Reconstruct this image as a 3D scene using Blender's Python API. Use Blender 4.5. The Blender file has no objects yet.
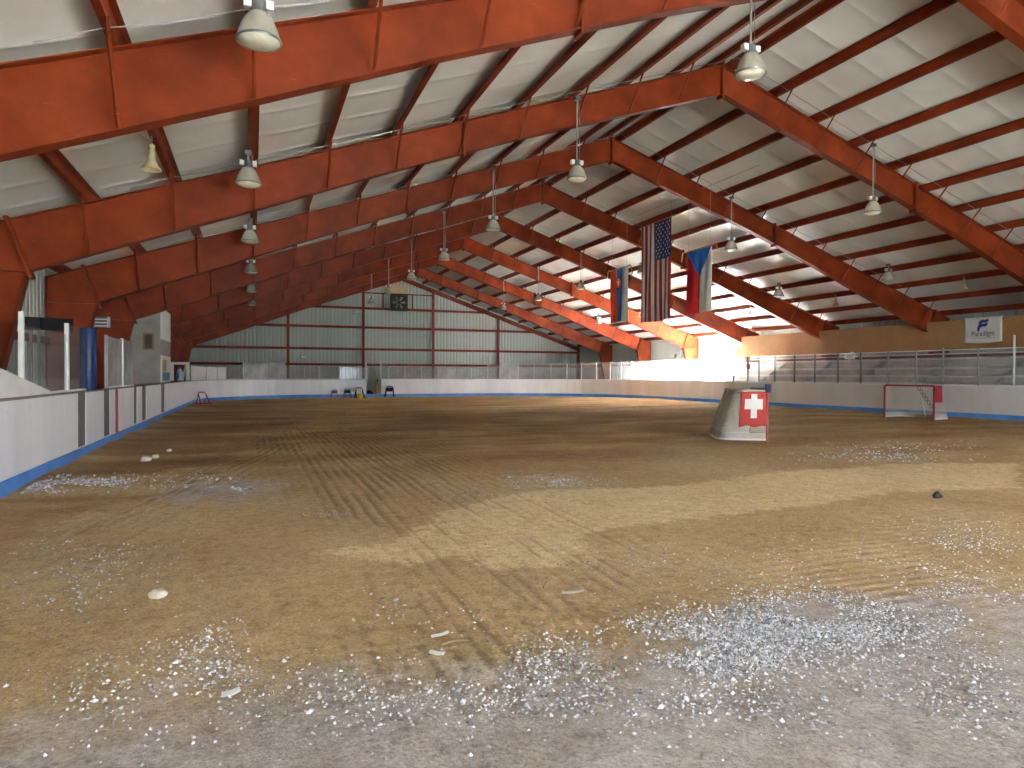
import bpy, math, random
import numpy as np
from mathutils import Vector, Matrix

random.seed(7)
rng = np.random.default_rng(7)
C = bpy.context.scene.collection
PI = math.pi
EYE = 1.55                       # camera height above the dirt
F, YAW, PITCH, ROLL = 677.2, .3644, -.013, .0032

# ------------------------------------------------------------------ survey helpers (a pixel of the photo -> a point of the place)
def ray(u, v):
    c, s = math.cos(ROLL), math.sin(ROLL)
    du, dv = u - 512, v - 384
    a, b = c * du + s * dv, -s * du + c * dv
    xc, z2 = a / F, -b / F
    d = math.cos(PITCH) - z2 * math.sin(PITCH)
    Z = math.sin(PITCH) + z2 * math.cos(PITCH)
    return Vector((xc * math.cos(YAW) + d * math.sin(YAW), -xc * math.sin(YAW) + d * math.cos(YAW), Z))
def on_x(u, v, x):
    r = ray(u, v); r *= x / r.x; return r + Vector((0, 0, EYE))
def on_y(u, v, y):
    r = ray(u, v); r *= y / r.y; return r + Vector((0, 0, EYE))
def on_z(u, v, z=0.):
    r = ray(u, v); r *= (z - EYE) / r.z; return r + Vector((0, 0, EYE))

# ------------------------------------------------------------------ materials
def nmat(name):
    m = bpy.data.materials.new(name); m.use_nodes = True
    nt = m.node_tree
    for n in list(nt.nodes): nt.nodes.remove(n)
    out = nt.nodes.new('ShaderNodeOutputMaterial')
    return m, nt, out
def N(nt, t, **kw):
    n = nt.nodes.new(t)
    for k, v in kw.items():
        if k.startswith('i_'):
            n.inputs[k[2:].replace('_', ' ')].default_value = v
        else: setattr(n, k, v)
    return n
def ramp(nt, fac, stops, interp='LINEAR'):
    r = nt.nodes.new('ShaderNodeValToRGB'); r.color_ramp.interpolation = interp
    e = r.color_ramp.elements
    while len(e) < len(stops): e.new(.5)
    for q, (p, c) in zip(e, stops):
        q.position = p; q.color = (c[0], c[1], c[2], 1) if len(c) == 3 else c
    nt.links.new(fac, r.inputs[0]); return r.outputs[0]
def mixc(nt, fac, a, b, mode='MIX'):
    m = nt.nodes.new('ShaderNodeMix'); m.data_type = 'RGBA'; m.blend_type = mode
    for sock, v in ((m.inputs[0], fac), (m.inputs[6], a), (m.inputs[7], b)):
        if hasattr(v, 'is_linked'): nt.links.new(v, sock)
        elif isinstance(v, (int, float)): sock.default_value = v
        else: sock.default_value = (v[0], v[1], v[2], 1)
    return m.outputs[2]
def noise(nt, scale, detail=4, rough=.55, vec=None, stretch=None):
    tc = nt.nodes.new('ShaderNodeTexCoord')
    v = vec or tc.outputs['Object']
    if stretch:
        mp = nt.nodes.new('ShaderNodeMapping'); mp.inputs['Scale'].default_value = stretch
        nt.links.new(v, mp.inputs[0]); v = mp.outputs[0]
    n = nt.nodes.new('ShaderNodeTexNoise')
    n.inputs['Scale'].default_value = scale; n.inputs['Detail'].default_value = detail; n.inputs['Roughness'].default_value = rough
    nt.links.new(v, n.inputs['Vector']); return n.outputs[0]
def math_n(nt, op, a, b=0., clamp=False):
    m = nt.nodes.new('ShaderNodeMath'); m.operation = op; m.use_clamp = clamp
    for s, v in ((m.inputs[0], a), (m.inputs[1], b)):
        if hasattr(v, 'is_linked'): nt.links.new(v, s)
        else: s.default_value = v
    return m.outputs[0]
def bump(nt, h, strength=.3, dist=.02):
    b = nt.nodes.new('ShaderNodeBump'); b.inputs['Strength'].default_value = strength; b.inputs['Distance'].default_value = dist
    nt.links.new(h, b.inputs['Height']); return b.outputs[0]
def solid(name, col, rough=.5, metal=0., var=.25, scale=3., bmp=0., bscale=40., stretch=None, second=None, spec=.5):
    """colour with an uneven worn tone: col blended towards `second` by a noise"""
    m, nt, out = nmat(name)
    p = N(nt, 'ShaderNodeBsdfPrincipled'); nt.links.new(p.outputs[0], out.inputs[0])
    sec = second or tuple(max(0, c * (1 - var)) for c in col)
    n = noise(nt, scale, 5, .6, stretch=stretch)
    nt.links.new(ramp(nt, n, [(.35, sec), (.62, col)]), p.inputs['Base Color'])
    p.inputs['Roughness'].default_value = rough; p.inputs['Metallic'].default_value = metal
    p.inputs['Specular IOR Level'].default_value = spec
    if bmp: nt.links.new(bump(nt, noise(nt, bscale, 3), bmp), p.inputs['Normal'])
    return m

def steel_mat():
    m, nt, out = nmat('red_oxide_steel')
    p = N(nt, 'ShaderNodeBsdfPrincipled'); nt.links.new(p.outputs[0], out.inputs[0])
    a = noise(nt, .9, 6, .62); b = noise(nt, 7, 5, .7); s = noise(nt, 3, 4, .6, stretch=(1, 1, 9))
    base = ramp(nt, a, [(.3, (.135, .0185, .005)), (.55, (.23, .034, .0078)), (.75, (.30, .051, .0115))])
    base = mixc(nt, ramp(nt, b, [(.62, (0, 0, 0)), (.75, (1, 1, 1))]), base, (.115, .045, .025))
    base = mixc(nt, math_n(nt, 'MULTIPLY', ramp(nt, s, [(.66, (0, 0, 0)), (.72, (1, 1, 1))]), .35), base, (.30, .19, .15))
    nt.links.new(base, p.inputs['Base Color']); p.inputs['Roughness'].default_value = .48
    p.inputs['Specular IOR Level'].default_value = .22
    nt.links.new(bump(nt, b, .08, .01), p.inputs['Normal'])
    return m
def insulation_mat():
    m, nt, out = nmat('white_vinyl_insulation')
    p = N(nt, 'ShaderNodeBsdfPrincipled'); nt.links.new(p.outputs[0], out.inputs[0])
    a = noise(nt, .35, 5, .6); b = noise(nt, 5, 4, .6)
    c = ramp(nt, a, [(.3, (.66, .64, .60)), (.65, (.80, .79, .77))])
    c = mixc(nt, ramp(nt, b, [(.68, (0, 0, 0)), (.82, (1, 1, 1))]), c, (.60, .55, .47))
    nt.links.new(c, p.inputs['Base Color']); p.inputs['Roughness'].default_value = .62; p.inputs['Specular IOR Level'].default_value = .3
    nt.links.new(bump(nt, noise(nt, 2.2, 3, .5, stretch=(.5, 2, 1)), .1, .02), p.inputs['Normal'])
    return m
def board_mat(name, c1, c2, dirt):
    m, nt, out = nmat(name)
    p = N(nt, 'ShaderNodeBsdfPrincipled'); nt.links.new(p.outputs[0], out.inputs[0])
    a = noise(nt, 1.3, 5, .6, stretch=(1, 1, .15)); b = noise(nt, 9, 4, .6)
    c = ramp(nt, a, [(.32, c2), (.6, c1)])
    c = mixc(nt, ramp(nt, b, [(.63, (0, 0, 0)), (.85, (1, 1, 1))]), c, dirt)
    nt.links.new(c, p.inputs['Base Color']); p.inputs['Roughness'].default_value = .35
    return m
def glass_mat(name, haze, tint=(.80, .81, .80)):
    """scratched acrylic sheet: clear, with a milky film that both scatters and lets light through"""
    m, nt, out = nmat(name)
    tr = N(nt, 'ShaderNodeBsdfTransparent'); tr.inputs[0].default_value = (.96, .965, .965, 1)
    df = N(nt, 'ShaderNodeBsdfDiffuse'); df.inputs[0].default_value = (*tint, 1)
    tl = N(nt, 'ShaderNodeBsdfTranslucent'); tl.inputs[0].default_value = (*tint, 1)
    gl = N(nt, 'ShaderNodeBsdfGlossy'); gl.inputs['Roughness'].default_value = .08
    m1 = N(nt, 'ShaderNodeMixShader'); m1.inputs[0].default_value = .5
    nt.links.new(df.outputs[0], m1.inputs[1]); nt.links.new(tl.outputs[0], m1.inputs[2])
    m2 = N(nt, 'ShaderNodeMixShader')
    f = ramp(nt, noise(nt, 1.1, 6, .7, stretch=(1, 1, .5)), [(.3, (haze * .6,) * 3), (.7, (min(1, haze * 1.5),) * 3)])
    nt.links.new(f, m2.inputs[0]); nt.links.new(tr.outputs[0], m2.inputs[1]); nt.links.new(m1.outputs[0], m2.inputs[2])
    m3 = N(nt, 'ShaderNodeMixShader'); fr = N(nt, 'ShaderNodeFresnel'); fr.inputs[0].default_value = 1.35
    gb = N(nt, 'ShaderNodeNewGeometry')
    fm = math_n(nt, 'MULTIPLY', math_n(nt, 'MULTIPLY', fr.outputs[0], math_n(nt, 'SUBTRACT', 1., gb.outputs['Backfacing'])), .55)
    nt.links.new(fm, m3.inputs[0]); nt.links.new(m2.outputs[0], m3.inputs[1]); nt.links.new(gl.outputs[0], m3.inputs[2])
    nt.links.new(m3.outputs[0], out.inputs[0])
    return m
def osb_mat():
    m, nt, out = nmat('strand_board')
    p = N(nt, 'ShaderNodeBsdfPrincipled'); nt.links.new(p.outputs[0], out.inputs[0])
    tc = N(nt, 'ShaderNodeTexCoord'); vo = N(nt, 'ShaderNodeTexVoronoi'); vo.inputs['Scale'].default_value = 22
    nt.links.new(tc.outputs['Object'], vo.inputs['Vector'])
    c = mixc(nt, .16, ramp(nt, noise(nt, .8, 4), [(.3, (.30, .155, .058)), (.7, (.40, .215, .085))]), vo.outputs['Color'], 'SOFT_LIGHT')
    c = mixc(nt, ramp(nt, noise(nt, 5, 2), [(.74, (0, 0, 0)), (.78, (1, 1, 1))]), c, (.10, .06, .035))
    nt.links.new(c, p.inputs['Base Color']); p.inputs['Roughness'].default_value = .7
    return m
def dirt_mat():
    m, nt, out = nmat('rink_dirt')
    p = N(nt, 'ShaderNodeBsdfPrincipled'); nt.links.new(p.outputs[0], out.inputs[0])
    at = N(nt, 'ShaderNodeAttribute', attribute_name='zones'); sep = N(nt, 'ShaderNodeSeparateColor')
    nt.links.new(at.outputs['Color'], sep.inputs[0])
    at2 = N(nt, 'ShaderNodeAttribute', attribute_name='ruts'); sep2 = N(nt, 'ShaderNodeSeparateColor')
    nt.links.new(at2.outputs['Color'], sep2.inputs[0])
    n1 = noise(nt, .45, 6, .6); n2 = noise(nt, 3.2, 6, .65); n3 = noise(nt, 26, 5, .7)
    nb = noise(nt, .5, 5, .6, stretch=(.5, 1.3, 1))
    edge = math_n(nt, 'ADD', math_n(nt, 'MULTIPLY', math_n(nt, 'SUBTRACT', n2, .5), .9), math_n(nt, 'MULTIPLY', math_n(nt, 'SUBTRACT', n1, .5), .8))
    tan = ramp(nt, n1, [(.3, (.45, .31, .15)), (.7, (.62, .455, .255))])
    brown = ramp(nt, nb, [(.32, (.31, .18, .075)), (.5, (.46, .295, .135)), (.68, (.62, .45, .245))])
    grey = ramp(nt, n2, [(.3, (.43, .375, .33)), (.7, (.58, .525, .485))])
    sand = ramp(nt, n2, [(.3, (.68, .505, .275)), (.7, (.82, .65, .385))])
    def mask(ch, lo=.4, hi=.6): return ramp(nt, math_n(nt, 'ADD', ch, edge), [(lo, (0, 0, 0)), (hi, (1, 1, 1))])
    c = mixc(nt, mask(sep.outputs[0], .3, .7), tan, brown)
    c = mixc(nt, mask(sep.outputs[1], .25, .75), c, grey)
    se = math_n(nt, 'ADD', math_n(nt, 'ADD', sep.outputs[2], math_n(nt, 'MULTIPLY', math_n(nt, 'SUBTRACT', n2, .5), .9)), math_n(nt, 'MULTIPLY', math_n(nt, 'SUBTRACT', noise(nt, 14, 4, .7), .5), .6))
    c = mixc(nt, ramp(nt, se, [(.44, (0, 0, 0)), (.62, (.9, .9, .9))]), c, sand)
    # fine speckle: dark crumbs and pale chips
    c = mixc(nt, ramp(nt, n3, [(.28, (.4,) * 3), (.45, (0,) * 3)]), c, (.13, .09, .055))
    c = mixc(nt, ramp(nt, noise(nt, 60, 3, .6), [(.66, (0,) * 3), (.72, (.5,) * 3)]), c, (.50, .45, .40))
    n4 = noise(nt, 9, 6, .75); n5 = noise(nt, 48, 4, .7)
    c = mixc(nt, .75, c, ramp(nt, n4, [(.30, (.60, .57, .53)), (.5, (1, 1, 1)), (.72, (1.25, 1.24, 1.22))]), 'MULTIPLY')
    c = mixc(nt, .85, c, ramp(nt, n5, [(.30, (.55, .52, .48)), (.48, (1, 1, 1)), (.68, (1.3, 1.3, 1.3))]), 'MULTIPLY')
    # drag grooves: along the hall (R) and across it (G)
    tc = N(nt, 'ShaderNodeTexCoord')
    def groove(rotz, spacing, dist):
        mp = N(nt, 'ShaderNodeMapping'); mp.inputs['Rotation'].default_value = (0, 0, rotz)
        nt.links.new(tc.outputs['Object'], mp.inputs[0])
        w = N(nt, 'ShaderNodeTexWave'); w.wave_type = 'BANDS'; w.bands_direction = 'X'
        w.inputs['Scale'].default_value = 1 / spacing * .314; w.inputs['Distortion'].default_value = dist
        w.inputs['Detail'].default_value = 2; w.inputs['Detail Scale'].default_value = .6
        nt.links.new(mp.outputs[0], w.inputs['Vector']); return w.outputs['Fac']
    gx = groove(0, .14, .9); gy = groove(PI / 2, .13, 2.2); gl = groove(math.radians(14), .16, 2.)
    broken = ramp(nt, n1, [(.38, (0,) * 3), (.6, (1,) * 3)])
    broken2 = ramp(nt, noise(nt, 2.6, 4, .6, stretch=(1, .22, 1)), [(.33, (.15,) * 3), (.56, (1,) * 3)])
    hx = math_n(nt, 'MULTIPLY', math_n(nt, 'MULTIPLY', gx, sep2.outputs[0]), broken2)
    hy = math_n(nt, 'MULTIPLY', math_n(nt, 'MULTIPLY', gy, sep2.outputs[1]), broken)
    hl = math_n(nt, 'MULTIPLY', math_n(nt, 'MULTIPLY', gl, sep2.outputs[2]), broken2)
    h = math_n(nt, 'ADD', math_n(nt, 'ADD', hx, hy), hl)
    # darker tone along the grooves
    c = mixc(nt, math_n(nt, 'MULTIPLY', ramp(nt, h, [(.55, (0,) * 3), (.9, (1,) * 3)]), .40), c, (.15, .10, .055))
    nt.links.new(c, p.inputs['Base Color'])
    p.inputs['Roughness'].default_value = .95; p.inputs['Specular IOR Level'].default_value = .15
    hh = math_n(nt, 'ADD', math_n(nt, 'MULTIPLY', h, -.7), math_n(nt, 'ADD', math_n(nt, 'MULTIPLY', n3, .75), math_n(nt, 'MULTIPLY', n2, 1.1)))
    nt.links.new(bump(nt, hh, .9, .035), p.inputs['Normal'])
    return m
def gravel_mat():
    m, nt, out = nmat('chipped_gravel')
    p = N(nt, 'ShaderNodeBsdfPrincipled'); nt.links.new(p.outputs[0], out.inputs[0])
    g = N(nt, 'ShaderNodeNewGeometry')
    c = ramp(nt, g.outputs['Random Per Island'], [(0, (.16, .15, .145)), (.3, (.36, .35, .35)), (.6, (.60, .60, .62)), (1, (.90, .91, .95))])
    nt.links.new(c, p.inputs['Base Color']); p.inputs['Roughness'].default_value = .85
    return m

M = {}
M['steel'] = steel_mat()
M['insul'] = insulation_mat()
M['sheet'] = solid('ribbed_wall_sheet', (.44, .47, .43), .42, 0, .12, .25, stretch=(1, 1, .12))
M['boardL'] = board_mat('white_dasher_board', (.82, .83, .85), (.72, .73, .75), (.5, .49, .47))
M['boardR'] = board_mat('cream_dasher_board', (.66, .63, .60), (.58, .55, .52), (.48, .45, .42))
M['kick'] = solid('blue_kick_plate', (.085, .30, .74), .4, 0, .25, 2.)
M['cap'] = solid('dusty_cap_rail', (.30, .26, .22), .7, 0, .35, 4.)
M['capw'] = solid('pale_cap_rail', (.75, .74, .72), .4, 0, .1, 4.)
M['slot'] = solid('bare_gate_post', (.18, .165, .15), .7, 0, .4, 5.)
M['redline'] = solid('red_line_paint', (.42, .05, .04), .5, 0, .2, 3.)
M['glass'] = glass_mat('clear_acrylic', .10)
M['glassd'] = glass_mat('dusty_acrylic', .22)
M['glassm'] = glass_mat('milky_acrylic', .40)
M['post'] = solid('aluminium_post', (.42, .41, .40), .4, .5, .15, 6.)
M['postd'] = solid('dark_post', (.16, .155, .15), .5, .3, .2, 6.)
M['postw'] = solid('white_post', (.78, .78, .76), .45, 0, .1, 6.)
M['white'] = solid('white_paint', (.76, .75, .73), .5, 0, .12, 3.)
M['osb'] = osb_mat()
M['dirt'] = dirt_mat()
M['slab'] = solid('concrete_slab', (.52, .51, .49), .85, 0, .2, 1., .2)
M['yard'] = solid('dark_unseen_yard', (.07, .075, .06), .95, 0, .3, .5)  # unseen yard, made dark so it bounces less light indoors
M['gravel'] = gravel_mat()
M['wood'] = solid('raw_timber', (.32, .19, .10), .7, 0, .35, 3., stretch=(1, 1, .2))
M['black'] = solid('black_plastic', (.008, .008, .012), .6, 0, .3, 3., spec=.15)
M['bluepad'] = solid('blue_vinyl_pad', (.006, .028, .125), .45, 0, .2, 2.)
M['grey'] = solid('grey_block', (.36, .35, .32), .85, 0, .2, 2., .3, 30)
M['lampglass'] = solid('prismatic_reflector', (.46, .43, .36), .25, .15, .15, 6., .25, 60)
M['lampbox'] = solid('grey_ballast', (.20, .21, .22), .4, .6, .2, 6.)
M['lens'] = solid('dusty_lens', (.74, .70, .58), .12, 0, .2, 8.)
M['cream'] = solid('cream_plastic', (.62, .52, .30), .5, 0, .2, 6.)
M['wire'] = solid('grey_conduit', (.38, .37, .35), .5, .2, .1, 5.)
M['rope'] = solid('gold_rope', (.42, .32, .15), .7, 0, .2, 10.)
M['fred'] = solid('flag_red', (.70, .02, .035), .75, 0, .1, 3.)
M['forange'] = solid('flag_orange_red', (.85, .10, .03), .75, 0, .1, 3.)
M['fdred'] = solid('flag_dark_red', (.40, .02, .04), .75, 0, .15, 3.)
M['fwhite'] = solid('flag_white', (.78, .75, .68), .75, 0, .1, 3.)
M['fblue'] = solid('flag_blue', (.03, .18, .68), .75, 0, .1, 3.)
M['fnavy'] = solid('flag_navy', (.045, .05, .17), .75, 0, .15, 3.)
M['net'] = solid('dirty_net_cord', (.56, .50, .42), .9, 0, .2, 3.)
M['canvas'] = solid('dirty_canvas', (.52, .47, .39), .9, 0, .25, 3.)
M['goalred'] = solid('goal_red_paint', (.30, .022, .022), .45, 0, .35, 4.)
M['swissred'] = solid('red_cloth', (.48, .05, .04), .8, 0, .15, 4.)
M['alu'] = solid('bleacher_aluminium', (.88, .86, .85), .4, .0, .06, 2.)
M['riser'] = solid('dark_bleacher_riser', (.60, .53, .49), .7, 0, .25, 2.)
M['navy'] = solid('navy_plastic', (.010, .018, .065), .6, 0, .2, 5., spec=.2)
M['blue'] = solid('blue_plastic', (.03, .12, .40), .4, 0, .2, 5.)
M['redp'] = solid('red_plastic', (.40, .02, .03), .4, 0, .2, 5.)
M['yellow'] = solid('yellow_plastic', (.72, .50, .04), .4, 0, .15, 5.)
M['orange'] = solid('orange_plastic', (.62, .26, .04), .5, 0, .15, 5.)
M['green'] = solid('dark_fan_steel', (.045, .05, .035), .5, .3, .3, 6.)
M['fanblade'] = solid('tan_fan_blade', (.34, .30, .20), .5, .2, .2, 6.)
M['lit_wall_box'] = solid('tan_lit_wall', (.52, .42, .25), .6, 0, .15, 3.)  # tan of the lit end wall put into the colour
M['stone'] = solid('pale_stone', (.66, .60, .47), .9, 0, .2, 20., .3, 50)
M['paper'] = solid('white_scrap', (.80, .79, .78), .8, 0, .1, 20.)
M['clod'] = solid('dark_clod', (.035, .03, .028), .95, 0, .3, 20., .5, 40)
M['logo'] = solid('navy_print', (.012, .03, .16), .6, 0, .05, 3.)
M['print'] = solid('purple_print', (.05, .02, .12), .6, 0, .05, 3.)

# ------------------------------------------------------------------ mesh helpers
class MB:
    def __init__(s): s.v, s.f, s.m = [], [], []
    def add(s, vs, fs, mi=0):
        b = len(s.v); s.v += [tuple(v) for v in vs]
        s.f += [tuple(i + b for i in f) for f in fs]; s.m += [mi] * len(fs)
    def box(s, a, b, mi=0):
        x0, y0, z0 = a; x1, y1, z1 = b
        s.add([(x0, y0, z0), (x1, y0, z0), (x1, y1, z0), (x0, y1, z0), (x0, y0, z1), (x1, y0, z1), (x1, y1, z1), (x0, y1, z1)],
              [(0, 3, 2, 1), (4, 5, 6, 7), (0, 1, 5, 4), (1, 2, 6, 5), (2, 3, 7, 6), (3, 0, 4, 7)], mi)
    def prism(s, poly, axis, lo, hi, mi=0):
        """poly in the two other axes, extruded along axis"""
        def P(p, t): return {'y': (p[0], t, p[1]), 'x': (t, p[0], p[1]), 'z': (p[0], p[1], t)}[axis]
        n = len(poly)
        s.add([P(p, lo) for p in poly] + [P(p, hi) for p in poly],
              [tuple(range(n)), tuple(range(2 * n - 1, n - 1, -1))] + [(i, (i + 1) % n, n + (i + 1) % n, n + i) for i in range(n)], mi)
    def tube(s, pts, r, seg=8, mi=0, closed=False):
        pts = [Vector(p) for p in pts]; n = len(pts); rr = r if isinstance(r, (list, tuple)) else [r] * n
        base = len(s.v); prev = None
        for i, p in enumerate(pts):
            if closed: t = pts[(i + 1) % n] - pts[i - 1]
            else: t = (pts[min(i + 1, n - 1)] - pts[max(i - 1, 0)])
            t.normalize()
            a = prev if prev is not None else (Vector((0, 0, 1)) if abs(t.z) < .9 else Vector((1, 0, 0)))
            a = (a - t * a.dot(t)).normalized(); prev = a; b = t.cross(a)
            for k in range(seg):
                an = 2 * PI * k / seg
                s.v.append(tuple(p + (a * math.cos(an) + b * math.sin(an)) * rr[i]))
        for i in range(n if closed else n - 1):
            j = (i + 1) % n
            for k in range(seg):
                k2 = (k + 1) % seg
                s.f.append((base + i * seg + k, base + i * seg + k2, base + j * seg + k2, base + j * seg + k)); s.m.append(mi)
        if not closed:
            s.f.append(tuple(base + k for k in range(seg))[::-1]); s.f.append(tuple(base + (n - 1) * seg + k for k in range(seg))); s.m += [mi, mi]
    def lathe(s, prof, seg=24, c=(0, 0, 0), mi=0):
        b = len(s.v); n = len(prof)
        for r, z in prof:
            for k in range(seg):
                an = 2 * PI * k / seg; s.v.append((c[0] + r * math.cos(an), c[1] + r * math.sin(an), c[2] + z))
        for i in range(n - 1):
            for k in range(seg):
                k2 = (k + 1) % seg
                s.f.append((b + i * seg + k, b + i * seg + k2, b + (i + 1) * seg + k2, b + (i + 1) * seg + k)); s.m.append(mi)
    def build(s, name, mats, parent=None, smooth=False, loc=None):
        me = bpy.data.meshes.new(name); me.from_pydata(s.v, [], s.f)
        for m in (mats if isinstance(mats, (list, tuple)) else [mats]): me.materials.append(m)
        if any(s.m): me.polygons.foreach_set('material_index', s.m)
        if smooth: me.polygons.foreach_set('use_smooth', [True] * len(me.polygons))
        me.update()
        o = bpy.data.objects.new(name, me); C.objects.link(o)
        if loc: o.location = loc
        if parent is not None: o.parent = parent
        return o
def smooth_by_angle(o, deg=35):
    me = o.data; me.polygons.foreach_set('use_smooth', [True] * len(me.polygons))
    try: me.set_sharp_from_angle(angle=math.radians(deg))
    except Exception: pass
    return o
def tag(o, label, cat, group=None):
    o['label'] = label; o['category'] = cat
    if group: o['group'] = group
    return o
def thing(name, label, cat, loc=(0, 0, 0), rz=0., group=None):
    o = bpy.data.objects.new(name, None); C.objects.link(o); o.empty_display_size = .2
    o.location = loc; o.rotation_euler = (0, 0, rz); return tag(o, label, cat, group)
def struct(o): o['kind'] = 'structure'; return o
def dup(root, loc, rz=None):
    r = root.copy(); C.objects.link(r); r.location = loc
    if rz is not None: r.rotation_euler = (0, 0, rz)
    for ch in list(root.children):
        c = ch.copy(); C.objects.link(c); c.parent = r
        for g in list(ch.children):
            d = g.copy(); C.objects.link(d); d.parent = c
    return r
ORD = ['first', 'second', 'third', 'fourth', 'fifth', 'sixth', 'seventh', 'eighth', 'ninth', 'tenth', 'eleventh', 'twelfth', 'thirteenth',
       'fourteenth', 'fifteenth', 'sixteenth', 'seventeenth', 'eighteenth', 'nineteenth', 'twentieth', 'twenty-first', 'twenty-second', 'twenty-third', 'twenty-fourth', 'twenty-fifth']

# ------------------------------------------------------------------ building measures
S = 6.1
XR = 11.95                       # ridge
HALF = 17.15                     # ridge to outer face of the columns
Y0 = 2.5209 * S                  # frame whose whole gable shows first
NEAR, FAR = -9., 58.5
def zt(x): return 10.03 - .343 * abs(x - XR)       # top flange of the rafters
PUR = [.29 + 1.5 * k for k in range(11)]
PURL = [.25] + [1.44 + 1.5 * k for k in range(10)]
def pur(sgn): return PURL if sgn < 0 else PUR

# ------------------------------------------------------------------ ground, floors
g = MB(); g.box((-70, -80, -.4), (110, 110, -.12)); struct(g.build('ground', M['yard']))
g = MB()
for a, b in (((-5.4, NEAR), (-3.0, FAR)), ((24.85, NEAR), (29.3, FAR)), ((-3.0, 47.85), (24.85, FAR))):
    g.box((a[0], a[1], -.12), (b[0], b[1], 0.015))
struct(g.build('floor_slab', M['slab']))

def vnoise(x, y, seed=0):
    """smooth value noise on arrays"""
    r = np.random.default_rng(seed); T = r.random((64, 64))
    xi, yi = np.floor(x).astype(int), np.floor(y).astype(int); fx, fy = x - xi, y - yi
    fx = fx * fx * (3 - 2 * fx); fy = fy * fy * (3 - 2 * fy)
    g = lambda a, b: T[a % 64, b % 64]
    return (g(xi, yi) * (1 - fx) + g(xi + 1, yi) * fx) * (1 - fy) + (g(xi, yi + 1) * (1 - fx) + g(xi + 1, yi + 1) * fx) * fy
def inside(poly, x, y):
    r = np.zeros(x.shape, bool); n = len(poly)
    for i in range(n):
        (x1, y1), (x2, y2) = poly[i], poly[(i + 1) % n]
        c = ((y1 > y) != (y2 > y)) & (x < (x2 - x1) * (y - y1) / (y2 - y1 + 1e-12) + x1); r ^= c
    return r
def segdist(poly, x, y):
    d = np.full(x.shape, 1e9); n = len(poly)
    for i in range(n):
        (x1, y1), (x2, y2) = poly[i], poly[(i + 1) % n]
        dx, dy = x2 - x1, y2 - y1; t = np.clip(((x - x1) * dx + (y - y1) * dy) / (dx * dx + dy * dy + 1e-9), 0, 1)
        d = np.minimum(d, np.hypot(x - x1 - t * dx, y - y1 - t * dy))
    return np.where(inside(poly, x, y), d, -d)
def soft(poly, x, y, w): return np.clip(.5 + segdist(poly, x, y) / (2 * w), 0, 1)
def world(px): return [tuple(on_z(u, v)[:2]) for u, v in px]
SAND = world([(318, 556), (352, 548), (395, 540), (440, 512), (500, 497), (560, 490), (640, 488), (720, 478), (800, 470), (900, 462), (1020, 462), (1020, 486), (900, 490), (800, 505), (720, 515), (640, 524), (590, 532), (585, 545), (600, 561), (560, 563), (490, 570), (455, 555), (400, 562)])
def floor_height(x, y):
    h = (vnoise(x * .5, y * .5, 1) - .5) * .05 + (vnoise(x * 1.7, y * 1.7, 2) - .5) * .025
    bank = np.exp(-(x + 2.95) / .35) * vnoise(x * 0, y * .9, 3) * .11 + np.exp(-(24.8 - x) / .3) * vnoise(x * 0, y * .7, 4) * .06
    return h + bank - .012
xs = np.concatenate([np.arange(-3.02, 14, .085), np.arange(14, 24.95, .14), [24.95]])
ys = [NEAR]; 
while ys[-1] < 48.0: ys.append(ys[-1] + (.25 if ys[-1] < 1.5 else .05 + .0075 * max(0, ys[-1] - 2)))
ys = np.array(ys); nx, ny = len(xs), len(ys)
Xg, Yg = np.meshgrid(xs, ys); Zg = floor_height(Xg, Yg)
me = bpy.data.meshes.new('floor')
idx = np.arange(nx * ny).reshape(ny, nx)
quads = np.stack([idx[:-1, :-1], idx[:-1, 1:], idx[1:, 1:], idx[1:, :-1]], -1).reshape(-1, 4)
me.from_pydata(np.stack([Xg, Yg, Zg], -1).reshape(-1, 3).tolist(), [], quads.tolist())
me.polygons.foreach_set('use_smooth', [True] * len(me.polygons))
# what lies where: R brown loam, G grey dust, B dry sand
big = vnoise(Xg * .22, Yg * .22, 5); mid = vnoise(Xg * .6, Yg * .6, 6)
brown = np.clip((Yg - 8.0) / 5.5 + (big - .5) * .9, 0, 1)
brown = np.maximum(brown, np.clip((2.1 + (mid - .5) * 1.6 - (Xg + 2.95)) / 1.5, 0, 1) * .95)
brown = np.where(Yg > 44.5, brown * .3, brown)
OCHRE = world([(330, 590), (480, 575), (640, 565), (760, 545), (900, 520), (1020, 520), (1020, 580), (900, 600), (760, 590), (640, 600), (540, 640), (420, 640)])
grey = np.clip((3.9 - Yg) / 1.6 + (big - .5) * .9, 0, 1)
grey = np.maximum(grey, np.clip(.9 - np.hypot((Xg - on_z(225, 490).x) / 1.6, (Yg - on_z(225, 490).y) / 1.8), 0, 1))
RG = world([(600, 640), (760, 590), (1000, 560), (1023, 600), (1023, 724), (520, 724)])
grey = np.maximum(grey, soft(RG, Xg, Yg, .6) * .9)
grey *= 1 - .75 * soft(OCHRE, Xg, Yg, .4)
sand = soft(SAND, Xg, Yg, .34)
col = np.ones((ny, nx, 4), np.float32); col[..., 0] = brown; col[..., 1] = grey; col[..., 2] = sand
a = me.color_attributes.new('zones', 'FLOAT_COLOR', 'POINT'); a.data.foreach_set('color', col.reshape(-1))
LANE = world([(300, 724), (310, 590), (380, 560), (250, 440), (300, 425), (420, 430), (700, 560), (560, 724)])
LANE2 = world([(270, 470), (330, 420), (470, 430), (480, 500), (380, 540), (300, 520)])
CROSS = world([(300, 724), (300, 620), (620, 610), (700, 540), (1020, 500), (1020, 640), (800, 660), (640, 640), (560, 650), (420, 724)])
TRACK = world([(0, 600), (0, 540), (120, 500), (190, 450), (330, 415), (300, 450), (200, 500), (120, 560)])
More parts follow.
